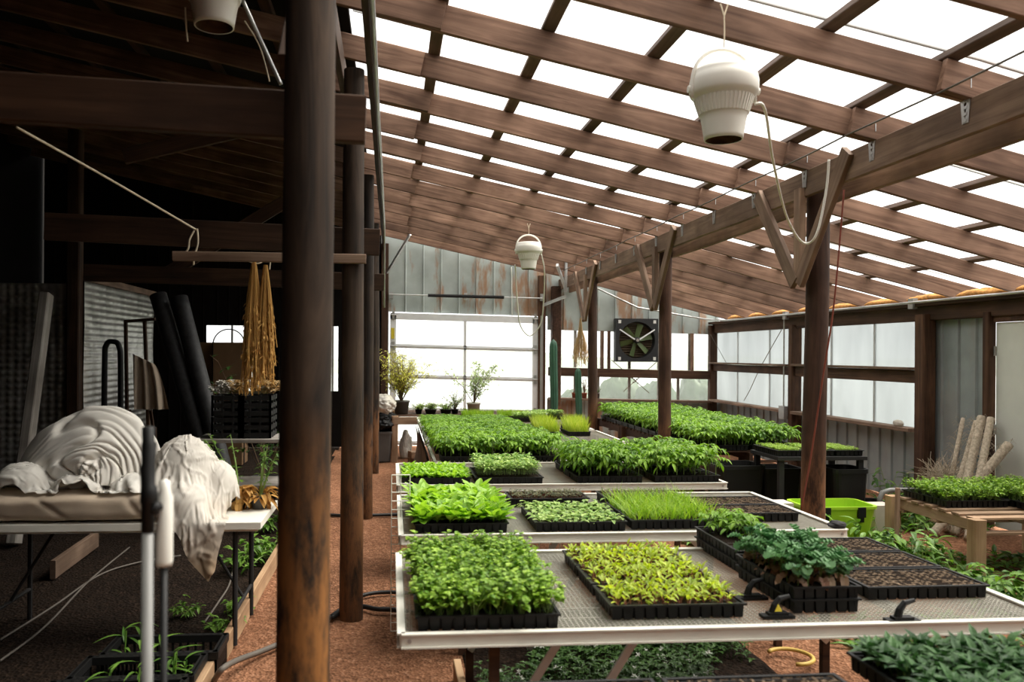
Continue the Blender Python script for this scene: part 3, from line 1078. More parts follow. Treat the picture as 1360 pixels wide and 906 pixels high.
tag(g.build('cable', M['greyhose']), 'thin grey cable strung along above the centre beam', 'cable')

# header on the left poles, its pipes and ropes
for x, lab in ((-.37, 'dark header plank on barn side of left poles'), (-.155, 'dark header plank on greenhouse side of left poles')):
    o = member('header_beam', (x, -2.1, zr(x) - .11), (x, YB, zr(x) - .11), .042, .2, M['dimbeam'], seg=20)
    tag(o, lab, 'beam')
g = MB()
g.tube([(-.115, y, 3.60 + .02 * sin(y * 1.7)) for y in [1.0 + .6 * i for i in range(18)]] + [(-.115, 11.9, 3.4), (-.115, 11.9, 2.4)], .017, 8)
tag(g.build('conduit', M['steel'], smooth=True), 'pale pipe running high along the left poles', 'conduit')
for y, x0, zt, lab in ((2.58, -3.2, .0, 'nearest thick cross timber on the left, passing behind the near pole'),
                       (5.58, -2.28, .0, 'second cross timber on the left, from which the dried bunch hangs'),
                       (8.80, -3.2, .0, 'third cross timber on the left, far inside the dark barn')):
    o = member('cross_beam', (x0, y, 2.49 + .075 + (.02 if y < 3 else 0)), (-.085, y, 2.49 - (0.01 if y < 3 else -.01)), .042, .148 if y < 3 else .18, M['dimbeam'])
    tag(o, lab, 'beam')
o = member('cross_beam', (-1.4, 5.36, 2.36), (-.17, 5.36, 2.36), .04, .06, M['sill'])
tag(o, 'thin light strip of wood just below the second cross timber', 'batten')
o = member('timber_brace', PY(225, 362, 8.9), PY(378, 268, 8.9), .04, .14, M['dimbeam'])
tag(o, 'slanting brace in the dark barn roof, lower one', 'brace')
o = member('timber_brace', PY(165, 208, 6.5), PY(375, 160, 6.5), .04, .12, M['dimbeam'])
tag(o, 'slanting brace in the dark barn roof, above rope', 'brace')
o = member('timber_brace', (-.36, 2.75, 2.7), (-.36, 3.5, 3.55), .04, .09, M['dimbeam'])
tag(o, 'short slanting brace behind the near pole top', 'brace')
# ================================================================== trays and seedlings
TW, TD, TH = .54, .28, .058
R = random.Random(11)


def rdir(r, az, el):
    return V((cos(az) * cos(el), sin(az) * cos(el), sin(el)))


UP = V((0, 0, 1))


def sd_parsley(r, k=1.0):
    mb = MB()
    for i in range(r.randint(11, 14)):
        az = r.uniform(0, 2 * pi); el = r.uniform(.8, 1.5)
        L = r.uniform(.06, .14) * k
        d = rdir(r, az, el)
        p = V((r.uniform(-.012, .012), r.uniform(-.012, .012), 0))
        e = p + d * L
        mb.mi = 1; mb.rv = r.random()
        mb.tube([p, p + d * L * .55 + V((0, 0, .008)), e], [.0013, .0011, .0009], 3, False)
        mb.mi = 0
        for j in range(r.randint(4, 6)):
            mb.rv = r.random()
            a2 = az + r.uniform(-1.7, 1.7)
            q = e - d * (L * .30 * r.random())
            mb.leaf(q, rdir(r, a2, r.uniform(-.2, .75)), UP, r.uniform(.016, .029) * k, r.uniform(.014, .024) * k, 3, .25, .3, 0, .35)
    return mb.mesh('parsley_seedling', [M['l_cil'], M['stem']])


def sd_broad(r, k=1.0):
    mb = MB()
    n = r.randint(7, 9)
    a0 = r.random() * 6
    for i in range(n):
        az = a0 + i * 2.4
        el = r.uniform(.55, 1.3)
        mb.rv = r.random()
        mb.leaf(V((0, 0, .01)), rdir(r, az, el), UP, r.uniform(.075, .125) * k, r.uniform(.042, .058) * k, 7, .3, r.uniform(.2, .6), 1)
    return mb.mesh('broad_seedling', [M['l_broad']])


def sd_chard(r, k=1.0):
    mb = MB()
    for i in range(r.randint(7, 10)):
        az = r.uniform(0, 2 * pi); el = r.uniform(.7, 1.5)
        p = V((r.uniform(-.02, .02), r.uniform(-.014, .014), 0))
        d = rdir(r, az, el)
        L = r.uniform(.02, .045) * k
        mb.mi = 1; mb.rv = r.random()
        mb.tube([p, p + d * L], [.0016, .0013], 3, False)
        mb.mi = 0
        mb.rv = r.random()
        mb.leaf(p + d * L, rdir(r, az + r.uniform(-.5, .5), el - r.uniform(.0, .6)), UP, r.uniform(.024, .038) * k, r.uniform(.011, .017) * k, 4, .3, .35, 0)
    return mb.mesh('chard_seedling', [M['l_chard'], M['redstem']])


def sd_brassica(r, k=1.0):
    mb = MB()
    h = r.uniform(.05, .09) * k
    mb.mi = 1; mb.rv = .4
    mb.tube([(0, 0, 0), (r.uniform(-.01, .01), r.uniform(-.01, .01), h)], [.003, .002], 5, False)
    for i in range(r.randint(9, 12)):
        az = i * 2.4 + r.random()
        el = r.uniform(.25, 1.3)
        z = h * r.uniform(.5, 1)
        d = rdir(r, az, el)
        L = r.uniform(.035, .065) * k
        mb.mi = 1
        p = V((0, 0, z))
        mb.tube([p, p + d * L], [.0018, .0015], 3, False)
        mb.mi = 0; mb.rv = r.random()
        mb.leaf(p + d * L * .9, rdir(r, az, el - .25), UP, r.uniform(.038, .054) * k, r.uniform(.036, .052) * k, 7, .55, .35, 4, .10)
    for i in range(2):
        az = r.uniform(0, 6.3)
        mb.mi = 2; mb.rv = r.random()
        mb.leaf(V((0, 0, h * .35)), rdir(r, az, .0), UP, .055 * k, .036 * k, 5, .5, .7, 4)
    return mb.mesh('cabbage_seedling', [M['l_bras'], M['stem'], M['l_old']])


def sd_kale(r, k=1.0):
    mb = MB()
    for i in range(r.randint(7, 9)):
        az = i * 2.4 + r.random()
        el = r.uniform(.8, 1.5)
        d = rdir(r, az, el)
        L = r.uniform(.02, .06) * k
        p = V((0, 0, .005))
        mb.mi = 1; mb.rv = .5
        mb.tube([p, p + d * L], [.002, .0015], 3, False)
        mb.mi = 0; mb.rv = r.random()
        mb.leaf(p + d * L * .8, rdir(r, az, el - .15), UP, r.uniform(.045, .065) * k, r.uniform(.020, .028) * k, 5, .5, .7, 0, .1)
    return mb.mesh('kale_seedling', [M['l_kale'], M['stem']])


def sd_cell(r, k=1.0):
    mb = MB()
    for i in range(r.randint(4, 6)):
        az = i * 1.6 + r.random()
        el = r.uniform(.3, 1.1)
        d = rdir(r, az, el)
        L = r.uniform(.012, .03) * k
        p = V((0, 0, .004))
        mb.mi = 1; mb.rv = .6
        mb.tube([p, p + d * L], [.0014, .001], 3, False)
        mb.mi = 0; mb.rv = r.random()
        mb.leaf(p + d * L, rdir(r, az, el - .4), UP, r.uniform(.022, .036) * k, r.uniform(.018, .026) * k, 4, .3, .4, 0)
    return mb.mesh('young_seedling', [M['l_cell'], M['stem']])


def sd_grass(r, k=1.0, mat='l_grass', n=14, h=(.07, .13)):
    mb = MB()
    for i in range(n):
        p = V((r.uniform(-.024, .024), r.uniform(-.024, .024), 0))
        az = r.uniform(0, 2 * pi)
        mb.rv = r.random()
        mb.leaf(p, rdir(r, az, r.uniform(1.05, 1.5)), rdir(r, az + 1.6, .2), r.uniform(*h) * k, r.uniform(.0035, .006), 5, .2, r.uniform(.1, 1.1), 3)
    return mb.mesh('grass_seedling', [M[mat]])


def compound(mb, r, p, d, az, L, leafl, matleaf=0, matstem=1):
    """tomato leaf: stalk with paired pointed leaflets, drooping"""
    pts = [p + d * (L * t) - UP * (.45 * L * t * t) for t in (0, .35, .7, 1)]
    mb.mi = matstem; mb.rv = r.random()
    mb.tube(pts, [.0022, .0018, .0014, .001], 3, False)
    mb.mi = matleaf
    base = r.random()
    for t in (.45, .75):
        q = p + d * (L * t) - UP * (.45 * L * t * t)
        for s in (-1, 1):
            mb.rv = min(1, max(0, base + r.uniform(-.3, .3)))
            mb.leaf(q, rdir(r, az + s * r.uniform(.8, 1.2), r.uniform(-.3, .35)), UP, leafl * r.uniform(.8, 1.1), leafl * .48, 3, .3, .45, 2, .25)
    mb.rv = base
    mb.leaf(pts[-1], rdir(r, az, r.uniform(-.6, .1)), UP, leafl * 1.2, leafl * .55, 4, .3, .4, 2, .2)


def tomato_into(mb, r, x, y, h, n, leafl, spread):
    c = V((x, y, 0))
    mb.mi = 1; mb.rv = .3
    mb.tube([c, c + V((r.uniform(-.01, .01), r.uniform(-.01, .01), h))], [.0035, .002], 4, False)
    for i in range(n):
        az = i * 2.4 + r.random()
        z = h * (.45 + .55 * i / max(1, n - 1))
        compound(mb, r, c + UP * z, rdir(r, az, r.uniform(.2, .9)), az, spread * r.uniform(.75, 1.1), leafl)


def sd_tomato(r, k=1.0):
    mb = MB()
    tomato_into(mb, r, 0, 0, .10 * k, 6, .038 * k, .075 * k)
    return mb.mesh('tomato_seedling', [M['l_tom'], M['stem']])


def foliage_tomato(r, nx=7, ny=4, h=.15, leafl=.05, spread=.095):
    mb = MB()
    for i in range(nx):
        for j in range(ny):
            tomato_into(mb, r, (i + .5 + r.uniform(-.2, .2)) / nx * TW - TW / 2, (j + .5 + r.uniform(-.2, .2)) / ny * TD - TD / 2, h * r.uniform(.8, 1.15), 6, leafl, spread)
    mb.v = [(x, y, z + TH - .01) for x, y, z in mb.v]
    return mb.mesh('tomato_foliage', [M['l_tom'], M['stem']])


def foliage_micro(r, n, lmin, lmax, hmin, hmax, mats, tiny=True):
    mb = MB()
    for i in range(n):
        x = r.uniform(-.49, .49) * (TW - .03); y = r.uniform(-.49, .49) * (TD - .03)
        h = r.uniform(hmin, hmax)
        az = r.uniform(0, 6.3)
        mb.rv = r.random()
        e = V((x + r.uniform(-.006, .006), y + r.uniform(-.006, .006), TH - .01 + h))
        mb.mi = 1 if len(mats) > 1 else 0
        mb.tube([(x, y, TH - .012), e], [.0009, .0007], 3, False)
        mb.mi = 0
        for q in (0, pi):
            mb.leaf(e, rdir(r, az + q, r.uniform(.05, .7)), UP, r.uniform(lmin, lmax), r.uniform(lmin, lmax) * .7, 2, .2, .3, 0)
    return mb.mesh('micro_foliage', mats)


def foliage_grass(r, n, mats, h):
    mb = MB()
    for i in range(n):
        p = V((r.uniform(-.48, .48) * (TW - .03), r.uniform(-.48, .48) * (TD - .03), TH - .012))
        az = r.uniform(0, 2 * pi); mb.rv = r.random()
        mb.leaf(p, rdir(r, az, r.uniform(1.1, 1.5)), rdir(r, az + 1.6, .2), r.uniform(*h), r.uniform(.004, .007), 3, .2, r.uniform(.05, .4), 3)
    return mb.mesh('grass_foliage', mats)


VAR = {}
for key, fn, nv in (('parsley', sd_parsley, 6), ('broad', sd_broad, 6), ('chard', sd_chard, 6), ('brassica', sd_brassica, 5), ('kale', sd_kale, 6),
                    ('cell', sd_cell, 6), ('grass', sd_grass, 5), ('tomato', sd_tomato, 4)):
    VAR[key] = [fn(R) for _ in range(nv)]
FOL = {
    'tomato': [foliage_tomato(R) for _ in range(3)],
    'microgreen': [foliage_micro(R, 700, .010, .017, .012, .03, [M['l_micro']]) for _ in range(2)],
    'redmicro': [foliage_micro(R, 520, .012, .020, .012, .035, [M['l_red'], M['redstem']]) for _ in range(2)],
    'palecell': [foliage_micro(R, 460, .024, .040, .02, .06, [M['l_cell'], M['stem']]) for _ in range(2)],
    'chive': [foliage_grass(R, 900, [M['l_chive']], (.10, .19))],
    'onion': [foliage_grass(R, 700, [M['l_grass']], (.06, .12))],
}


# --- the trays themselves (root mesh) and their soil ------------------
def tray_mesh(w=TW, d=TD, h=TH, nx=12, ny=6):
    mb = MB()
    t = .004
    # rim lip
    for (cx, cy, sx, sy) in ((0, -d/2, w + .012, .012), (0, d/2, w + .012, .012), (-w/2, 0, .012, d), (w/2, 0, .012, d)):
        mb.box((cx, cy, h - .004), (sx, sy, .008))
    # tapering walls with cell bulges
    for side in (-1, 1):
        for i in range(nx):
            cx = -w/2 + (i + .5) * w / nx
            mb.box((cx, side * (d/2 - .012), h/2 - .003), (w / nx * .88, .014, h - .008), taper=.82)
        for j in range(ny):
            cy = -d/2 + (j + .5) * d / ny
            mb.box((side * (w/2 - .012), cy, h/2 - .003), (.014, d / ny * .88, h - .008), taper=.82)
    mb.box((0, 0, h * .42), (w - .03, d - .03, h * .8), taper=.95)
    return mb.mesh('cell_tray', [M['black']])


TRAY = tray_mesh()
mb = MB()
mb.grid(lambda u, v: ((u - .5) * (TW - .012), (v - .5) * (TD - .012), TH - .008 + .006 * noise.noise(V((u * 18, v * 9, 1)))), 36, 18)
SOIL = mb.mesh('soil', [M['soil']], True)
# open cell tray: dark cells, pale crumbs left on the dividers
mb = MB()
rr = random.Random(5)
NX, NY = 16, 8
mb.mi = 0
mb.add([(-TW/2 + .004, -TD/2 + .004, TH - .0075), (TW/2 - .004, -TD/2 + .004, TH - .0075), (TW/2 - .004, TD/2 - .004, TH - .0075), (-TW/2 + .004, TD/2 - .004, TH - .0075)], [(0, 1, 2, 3)])
SOILC = mb.mesh('soil', [M['soil']])
mb = MB()
for i in range(NX + 1):
    for j in range(NY):
        if rr.random() < .86:
            mb.box((-TW/2 + .006 + (TW - .012) * i / NX, -TD/2 + (j + .5) * TD / NY + rr.uniform(-.003, .003), TH - .008 + rr.uniform(-.002, .002)), (rr.uniform(.005, .012), TD / NY * rr.uniform(.3, .95), .004))
for j in range(NY + 1):
    for i in range(NX):
        if rr.random() < .86:
            mb.box((-TW/2 + (i + .5) * TW / NX + rr.uniform(-.003, .003), -TD/2 + .006 + (TD - .012) * j / NY, TH - .008 + rr.uniform(-.002, .002)), (TW / NX * rr.uniform(.3, .9), rr.uniform(.005, .012), .004))
CRUMB = mb.mesh('cell_divider', [M['soiltan']])


def child(name, me, parent, loc=(0, 0, 0), rz=0, s=1.0, kind=None):
    o = bpy.data.objects.new(name, me)
    COL.objects.link(o)
    o.parent = parent
    o.location = loc
    o.rotation_euler = (0, 0, rz)
    o.scale = (s, s, s)
    if kind:
        o['kind'] = kind
    return o


def tray(x, y, z, label, group=None, rz=0, cat='seedling tray', name='seedling_tray'):
    o = bpy.data.objects.new(name, TRAY)
    COL.objects.link(o)
    o.location = (x, y, z)
    o.rotation_euler = (0, 0, rz)
    return tag(o, label, cat, group)


def planted(x, y, z, kind, nx, ny, label, group=None, rz=0, s=1.0, jit=.25, skip=0):
    o = tray(x, y, z, label, group, rz)
    child('soil', SOIL, o)
    for i in range(nx):
        for j in range(ny):
            if R.random() < skip:
                continue
            px = ((i + .5 + R.uniform(-jit, jit)) / nx - .5) * (TW - .03)
            py = ((j + .5 + R.uniform(-jit, jit)) / ny - .5) * (TD - .03)
            child('seedling', R.choice(VAR[kind]), o, (px, py, TH - .012), R.uniform(0, 6.3), s * R.uniform(.85, 1.15))
    return o


def massed(x, y, z, kind, label, group=None, rz=0, s=1.0, name='seedling_tray'):
    o = tray(x, y, z, label, group, rz, name=name)
    child('soil', SOIL, o)
    f = child('foliage', R.choice(FOL[kind]), o, (0, 0, 0), R.choice((0, pi)), 1.0, 'stuff')
    f.scale = (1, 1, s)
    return o


def empty_cells(x, y, z, label, group=None, rz=0):
    o = tray(x, y, z, label, group, rz, 'seed tray', 'seed_tray')
    child('soil', SOILC, o)
    child('cell_divider', CRUMB, o)
    return o
# ================================================================== benches
def bench(x0, x1, y0, y1, label, z=.70, meshed=True, pitch=.016):
    root = empty('grow_bench', ((x0 + x1) / 2, (y0 + y1) / 2, 0), label, 'bench', 'white metal benches with mesh tops')
    front_rim = None
    for p0, p1, nmx in (((x0, y0, 0), (x1, y0, 0), 'rim'), ((x0, y1, 0), (x1, y1, 0), 'rim'), ((x0, y0, 0), (x0, y1, 0), 'rim'), ((x1, y0, 0), (x1, y1, 0), 'rim')):
        g = MB()
        a, b = V(p0), V(p1)
        g.bar(a + UP * (z - .012), b + UP * (z - .012), .012, .052)
        g.bar(a + UP * (z + .012), b + UP * (z + .012), .03, .006)
        g.bar(a + UP * (z - .036), b + UP * (z - .036), .03, .006)
        q_ = g.build('rim', M['rimwhite'], root)
        front_rim = q_ if p0[1] == y0 and p1[1] == y0 else front_rim
    for xx in (x0, x1):
        g = MB(); g.tube([(xx + (.03 if xx == x0 else -.03), y0 - .007, z - .012), (xx + (.03 if xx == x0 else -.03), y0 - .012, z - .012)], .008, 8); g.build('bolt', M['steel'], front_rim)
    g = MB()
    nx, ny = int((x1 - x0) / pitch), int((y1 - y0) / pitch)
    for i in range(1, nx):
        x = x0 + (x1 - x0) * i / nx
        g.box((x, (y0 + y1) / 2, z - .002), (.0042, y1 - y0, .003))
    for j in range(1, ny):
        y = y0 + (y1 - y0) * j / ny
        g.box(((x0 + x1) / 2, y, z + .001), (x1 - x0, .0042, .003))
    g.build('mesh_top', M['wire'], root)
    for t in (.2, .5, .8):
        g = MB(); x = x0 + (x1 - x0) * t
        g.bar((x, y0, z - .02), (x, y1, z - .02), .03, .03); g.build('crossbar', M['steel'], root)
    for x in (x0 + .36, x1 - .36):
        for y in (y0 + .12, y1 - .12):
            g = MB(); g.bar((x, y, -.02), (x, y, z - .03), .038, .038); g.build('leg', M['jamb'], root)
    for y in (y0 + .12, y1 - .12):
        for xa, xb in ((x0 + .36, x0 + .62), (x0 + .66, x0 + .92), (x1 - .36, x1 - .80)):
            g = MB(); g.bar((xa, y - .03, .25), (xb, y - .03, z - .04), .012, .03); g.build('brace', M['steel'], root)
    return root


bench(.042, 2.64, 3.00, 4.22, 'nearest fully visible white mesh bench, carrying yellow-green chard trays', pitch=.02)
bench(.06, 2.70, 4.62, 5.92, 'second white mesh bench, carrying broad-leaved seedlings and grassy tray', pitch=.02)
bench(.06, 2.70, 6.36, 7.62, 'third white mesh bench, with tall tomato seedlings on its right half', pitch=.025)
bench(.42, 2.75, 7.75, 9.20, 'fourth white mesh bench, under the front of the tomato seedling carpet', pitch=.04)
bench(.42, 2.75, 9.35, 10.75, 'fifth white mesh bench, holding the yellow-green chives', pitch=.04)
bench(.42, 2.75, 10.9, 12.95, 'farthest white mesh bench before the garage door', pitch=.05)
bench(.15, 2.75, 1.25, 2.36, 'white mesh bench at the bottom edge, under dark kale seedlings')

Z = .705
k3 = ['front', 'middle', 'rear']
for i, y in enumerate((3.18, 3.48, 3.78)):
    planted(.37, y, Z, 'parsley', 11, 6, 'black tray of bushy parsley-like seedlings on the nearest white bench, %s of three' % k3[i], 'parsley trays on the nearest bench', s=1.0)
for i, y in enumerate((3.26, 3.575, 3.88)):
    planted(1.135, y, Z, 'chard', 11, 6, 'black tray of yellow-green chard seedlings on the nearest white bench, %s of three' % k3[i], 'chard trays on the nearest bench')
planted(1.76, 3.42, Z + .05, 'brassica', 8, 5, 'tray of blue-green cabbage seedlings with pink fading leaves beside black clips', rz=pi/2, s=1.0)
tray(1.76, 3.42, Z, 'empty black tray stacked under the blue-green cabbage seedlings', rz=pi/2, cat='tray', name='empty_tray')
o = tray(1.79, 4.02, Z + .05, 'stacked black tray with a few tomato seedlings behind the cabbage seedlings', rz=pi/2)
child('soil', SOIL, o)
for i in range(16):
    child('seedling', R.choice(VAR['tomato']), o, (R.uniform(.0, .25), R.uniform(-.12, .12), TH - .012), R.uniform(0, 6), R.uniform(.8, 1.1))
tray(1.79, 4.02, Z, 'empty black tray under the few tomato seedlings at bench rear', rz=pi/2, cat='tray', name='empty_tray')
for i, y in enumerate((3.44, 3.75, 4.06)):
    empty_cells(2.30, y, Z, 'black tray of bare soil cells at right end of nearest bench, %s of three' % k3[i], 'bare cell trays on the nearest bench')
for i, y in enumerate((4.83, 5.125, 5.42)):
    planted(.41, y, Z, 'broad', 10, 6, 'black tray of bright broad-leaved seedlings on the second white bench, %s of three' % k3[i], 'broad-leaved trays on second bench', s=1.12)
for i, y in enumerate((4.83, 5.13)):
    planted(1.115, y, Z, 'cell', 11, 6, 'black cell tray of pale young seedlings on second white bench, %s of two' % ['front', 'rear'][i], 'pale seedling trays on second bench', s=1.15)
massed(1.08, 5.60, Z, 'redmicro', 'tray of dull reddish microgreens behind the pale young seedlings')
massed(1.74, 5.60, Z, 'redmicro', 'tray of dull reddish microgreens behind the grassy onion tray')
for i, y in enumerate((4.86, 5.16)):
    planted(1.695, y, Z, 'grass', 10, 5, 'black tray of grassy bright green onion seedlings on second bench, %s of two' % ['front', 'rear'][i], 'onion trays on second bench', s=1.05)
for i, y in enumerate((5.03, 5.33)):
    empty_cells(2.28, y, Z, 'black tray of bare brown soil cells beside the grassy onion tray, %s of two' % ['front', 'rear'][i], 'bare cell trays on second bench')
for i, y in enumerate((6.54, 6.84)):
    planted(.36, y, Z, 'broad', 12, 6, 'tray of small yellow-green seedlings at left end of third bench, %s of two' % ['front', 'rear'][i], 'small chard trays on third bench', s=.62)
    massed(.94, y, Z, 'palecell', 'tray of pale leafy seedlings mid-left on the third bench, %s of two' % ['front', 'rear'][i], 'pale seedling trays on third bench', s=1.6)
for i, y in enumerate((6.56, 6.87, 7.18)):
    for j, x in enumerate((1.76, 2.40)):
        massed(x, y, Z, 'tomato', 'tray of tall tomato seedlings on the third bench, %s row, %s column' % (k3[i], ['left', 'right'][j]), 'tomato trays on third bench', s=1.25)
for i in range(14):
    for j, x in enumerate((.74, 1.36)):
        massed(x + .02 * sin(i * 2.3), 7.86 + .318 * i, Z, 'tomato', 'tray in the long tomato seedling carpet, %s row from the front, %s column' % (ORD[i], ['left', 'right'][j]), 'tomato trays in the long carpet', s=1.15 - .045 * i)
for i, (x, y) in enumerate(((1.35, 12.75), (1.92, 12.75))):
    massed(x, y, Z, 'onion', 'far tray of fine green onion grass before the garage door, %s of two' % ['left', 'right'][i], 'far onion trays', s=1.1)
for i, (x, y) in enumerate(((2.45, 12.75), (2.1, 12.3))):
    massed(x, y, Z, 'palecell', 'far tray of pale leafy seedlings near the tall cactus, %s of two' % ['back', 'front'][i], 'far pale trays', s=1.3)
for i, (x, y) in enumerate(((2.00, 10.35), (2.37, 10.35), (2.06, 10.95), (2.5, 10.95))):
    massed(x, y, Z, 'chive', 'small tray of upright yellow-green chives on the fifth bench, %s' % ['front left', 'front right', 'back left', 'back right'][i], 'chive trays', rz=pi/2)
# nearest bench at the frame's bottom edge
empty_cells(.52, 2.27, Z, 'tray of bare soil cells at the bottom edge of view, left of two')
empty_cells(1.10, 2.27, Z, 'tray of bare soil cells at the bottom edge, beside the kale')
for i, (x, y) in enumerate(((1.79, 2.44), (2.37, 2.44), (1.79, 2.14), (2.37, 2.14))):
    planted(x, y, Z, 'kale', 12, 7, 'black tray of dark upright kale seedlings at bottom right corner, %s' % ['back left', 'back right', 'front left', 'front right'][i], 'kale trays', s=.85)


# right side: tomato block on timber benches, tubs, microgreens -----------
def slat_bench(x0, x1, y0, y1, z, label, name='pallet_bench', leg=.1, mats=('pallet', 'pine'), two=True):
    root = empty(name, ((x0 + x1) / 2, (y0 + y1) / 2, 0), label, 'bench')
    n = max(3, int((y1 - y0) / .15))
    for i in range(n):
        y = y0 + (y1 - y0) * (i + .5) / n
        member('slat', (x0, y, z - .009), (x1, y, z - .009), .09, .018, M[mats[0]], root)
    for x in ([x0 + .03, (x0 + x1) / 2, x1 - .03]):
        member('stringer', (x, y0, z - .065), (x, y1, z - .065), .04, .09, M[mats[0]], root)
    if two:
        for y in (y0 + .06, (y0 + y1) / 2, y1 - .06):
            member('bottom_slat', (x0, y, z - .12), (x1, y, z - .12), .09, .018, M[mats[0]], root)
    for x in (x0 - leg * .2, x1 + leg * .2):
        for y in (y0 - leg * .1, y1 + leg * .1):
            member('leg', (x, y, -.02), (x, y, z), leg, leg, M[mats[1]], root, up=(0, 1, 0))
    if not two:
        member('apron', (x0 - .04, y0 - .055, z - .075), (x1 + .04, y0 - .055, z - .075), .03, .12, M[mats[1]], root)
    return root


slat_bench(4.48, 5.75, 5.86, 6.88, .50, 'low pallet bench on pine legs at right, carrying leafy green trays')
for i, (x, y) in enumerate(((4.80, 6.42), (4.80, 6.72), (5.38, 6.12), (5.38, 6.42), (5.38, 6.72))):
    planted(x, y, .505, 'parsley', 9, 5, 'tray of leafy green seedlings on the low pallet bench, %s' % ['left front', 'left rear', 'right front', 'right middle', 'right rear'][i], 'leafy trays on pallet bench', s=.95)
for i, y0 in enumerate((8.62, 10.15, 11.7)):
    slat_bench(3.38, 4.50, y0, y0 + 1.42, .69, 'timber bench under the right-hand tomato seedlings, %s from the viewer' % ORD[i].replace('nearest', 'first'), leg=.08, mats=('jamb', 'jamb'))
for i in range(14):
    for j, x in enumerate((3.65, 4.23)):
        massed(x, 8.78 + .31 * i, .695, 'tomato', 'tomato tray on timber benches by the right wall, %s row, %s column' % (ORD[i], ['left', 'right'][j]), 'tomato trays by the right wall', s=1.2)


def tub(c, w, d, h, mat, label, name='storage_tub', cat='tub', wall=.012, latch=None, handle=True, taper=.86):
    """open tapered tub with a rolled rim"""
    x, y, z = c
    g = MB()

    def ring(w2, d2, zz):
        r = min(w2, d2) * .18
        pts = []
        for sx, sy, a0 in ((1, 1, 0), (-1, 1, pi/2), (-1, -1, pi), (1, -1, 3*pi/2)):
            for q in range(5):
                a = a0 + q * pi / 8
                pts.append((x + sx * (w2/2 - r) + r * cos(a), y + sy * (d2/2 - r) + r * sin(a), zz))
        return pts
    prof = [(taper, 0), (taper + (1 - taper) * .6, h * .6), (1, h * .93), (1.05, h * .93), (1.05, h), (.97, h), (taper - .03, .02)]
    vs = []
    for k, zz in prof:
        vs += ring(w * k, d * k, z + zz)
    fs = []
    for i in range(len(prof) - 1):
        for k in range(20):
            k2 = (k + 1) % 20
            fs.append((i*20 + k, i*20 + k2, (i+1)*20 + k2, (i+1)*20 + k))
    fs.append(tuple(range(19, -1, -1)))
    fs.append(tuple(len(vs) - 20 + k for k in range(20)))
    g.add(vs, fs)
    o = g.build(name, mat, None, False, (x, y, z))
    tag(o, label, cat)
    if latch:
        for xx in (-w * .25, w * .25):
            q = MB(); q.box((x + xx, y - d * .52, z + h * .86), (.07, .03, .09)); q.box((x + xx, y - d * .50, z + h * .72), (.05, .02, .08))
            q.build('latch', latch, o)
    return o


tub((3.62, 8.32, 0), .50, .42, .60, M['black'], 'black tub under the front of right tomato seedlings, left one')
tub((4.12, 8.42, 0), .44, .36, .55, M['black'], 'black tub below the right tomato seedlings, beside microgreen table')
root = empty('black_table', (4.25, 8.0, 0), 'black low table carrying bright microgreens behind the red-roped pole', 'table')
g = MB(); g.box((4.25, 8.0, .725), (.92, .62, .035)); g.build('table_top', M['blackmatte'], root)
for x in (3.84, 4.66):
    for y in (7.74, 8.26):
        g = MB(); g.bar((x, y, 0), (x, y, .71), .05, .05); g.build('leg', M['blackmatte'], root)
tub((4.55, 7.86, 0), .36, .36, .62, M['black'], 'black upright tub under the right end of microgreen table')
tub((4.85, 7.95, 0), .34, .3, .26, M['black'], 'small low black pot on the ground beside right metal wall', 'pot', 'pot')
for i, x in enumerate((3.95, 4.25, 4.55)):
    massed(x, 8.0, .744, 'microgreen', 'tray of short bright microgreens on the black table, %s' % ['left', 'middle', 'right'][i], 'microgreen trays', rz=pi/2)
tub((4.07, 7.22, .02), .66, .42, .36, M['lime'], 'open lime green tote with black latches behind the roped pole', 'storage_tote', 'tote', latch=M['black'], taper=.84)
g = MB(); g.box((3.55, 7.3, .19), (.3, .2, .38)); tag(g.build('concrete_block', M['concrete']), 'pale block standing left of the lime green tote', 'block')
g = MB(); g.box((4.62, 7.35, .17), (.2, .2, .34)); tag(g.build('concrete_block', M['concrete']), 'pale block standing right of the lime green tote', 'block')
tag(member('wooden_stake', (4.14, 6.35, 0), (4.15, 6.35, .66), .03, .03, M['sill'], up=(0, 1, 0)), 'thin wooden stake upright in the weeds right of second bench', 'stake')
g = MB(); g.tube([(4.72, 7.5, 0), (4.72, 7.5, .36), (4.75, 7.5, .42), (4.82, 7.5, .44), (5.6, 7.5, .44)], .025, 8)
tag(g.build('grey_pipe', M['lathpipe'], smooth=True), 'bent grey pipe near the right wall behind the pallet bench', 'pipe')

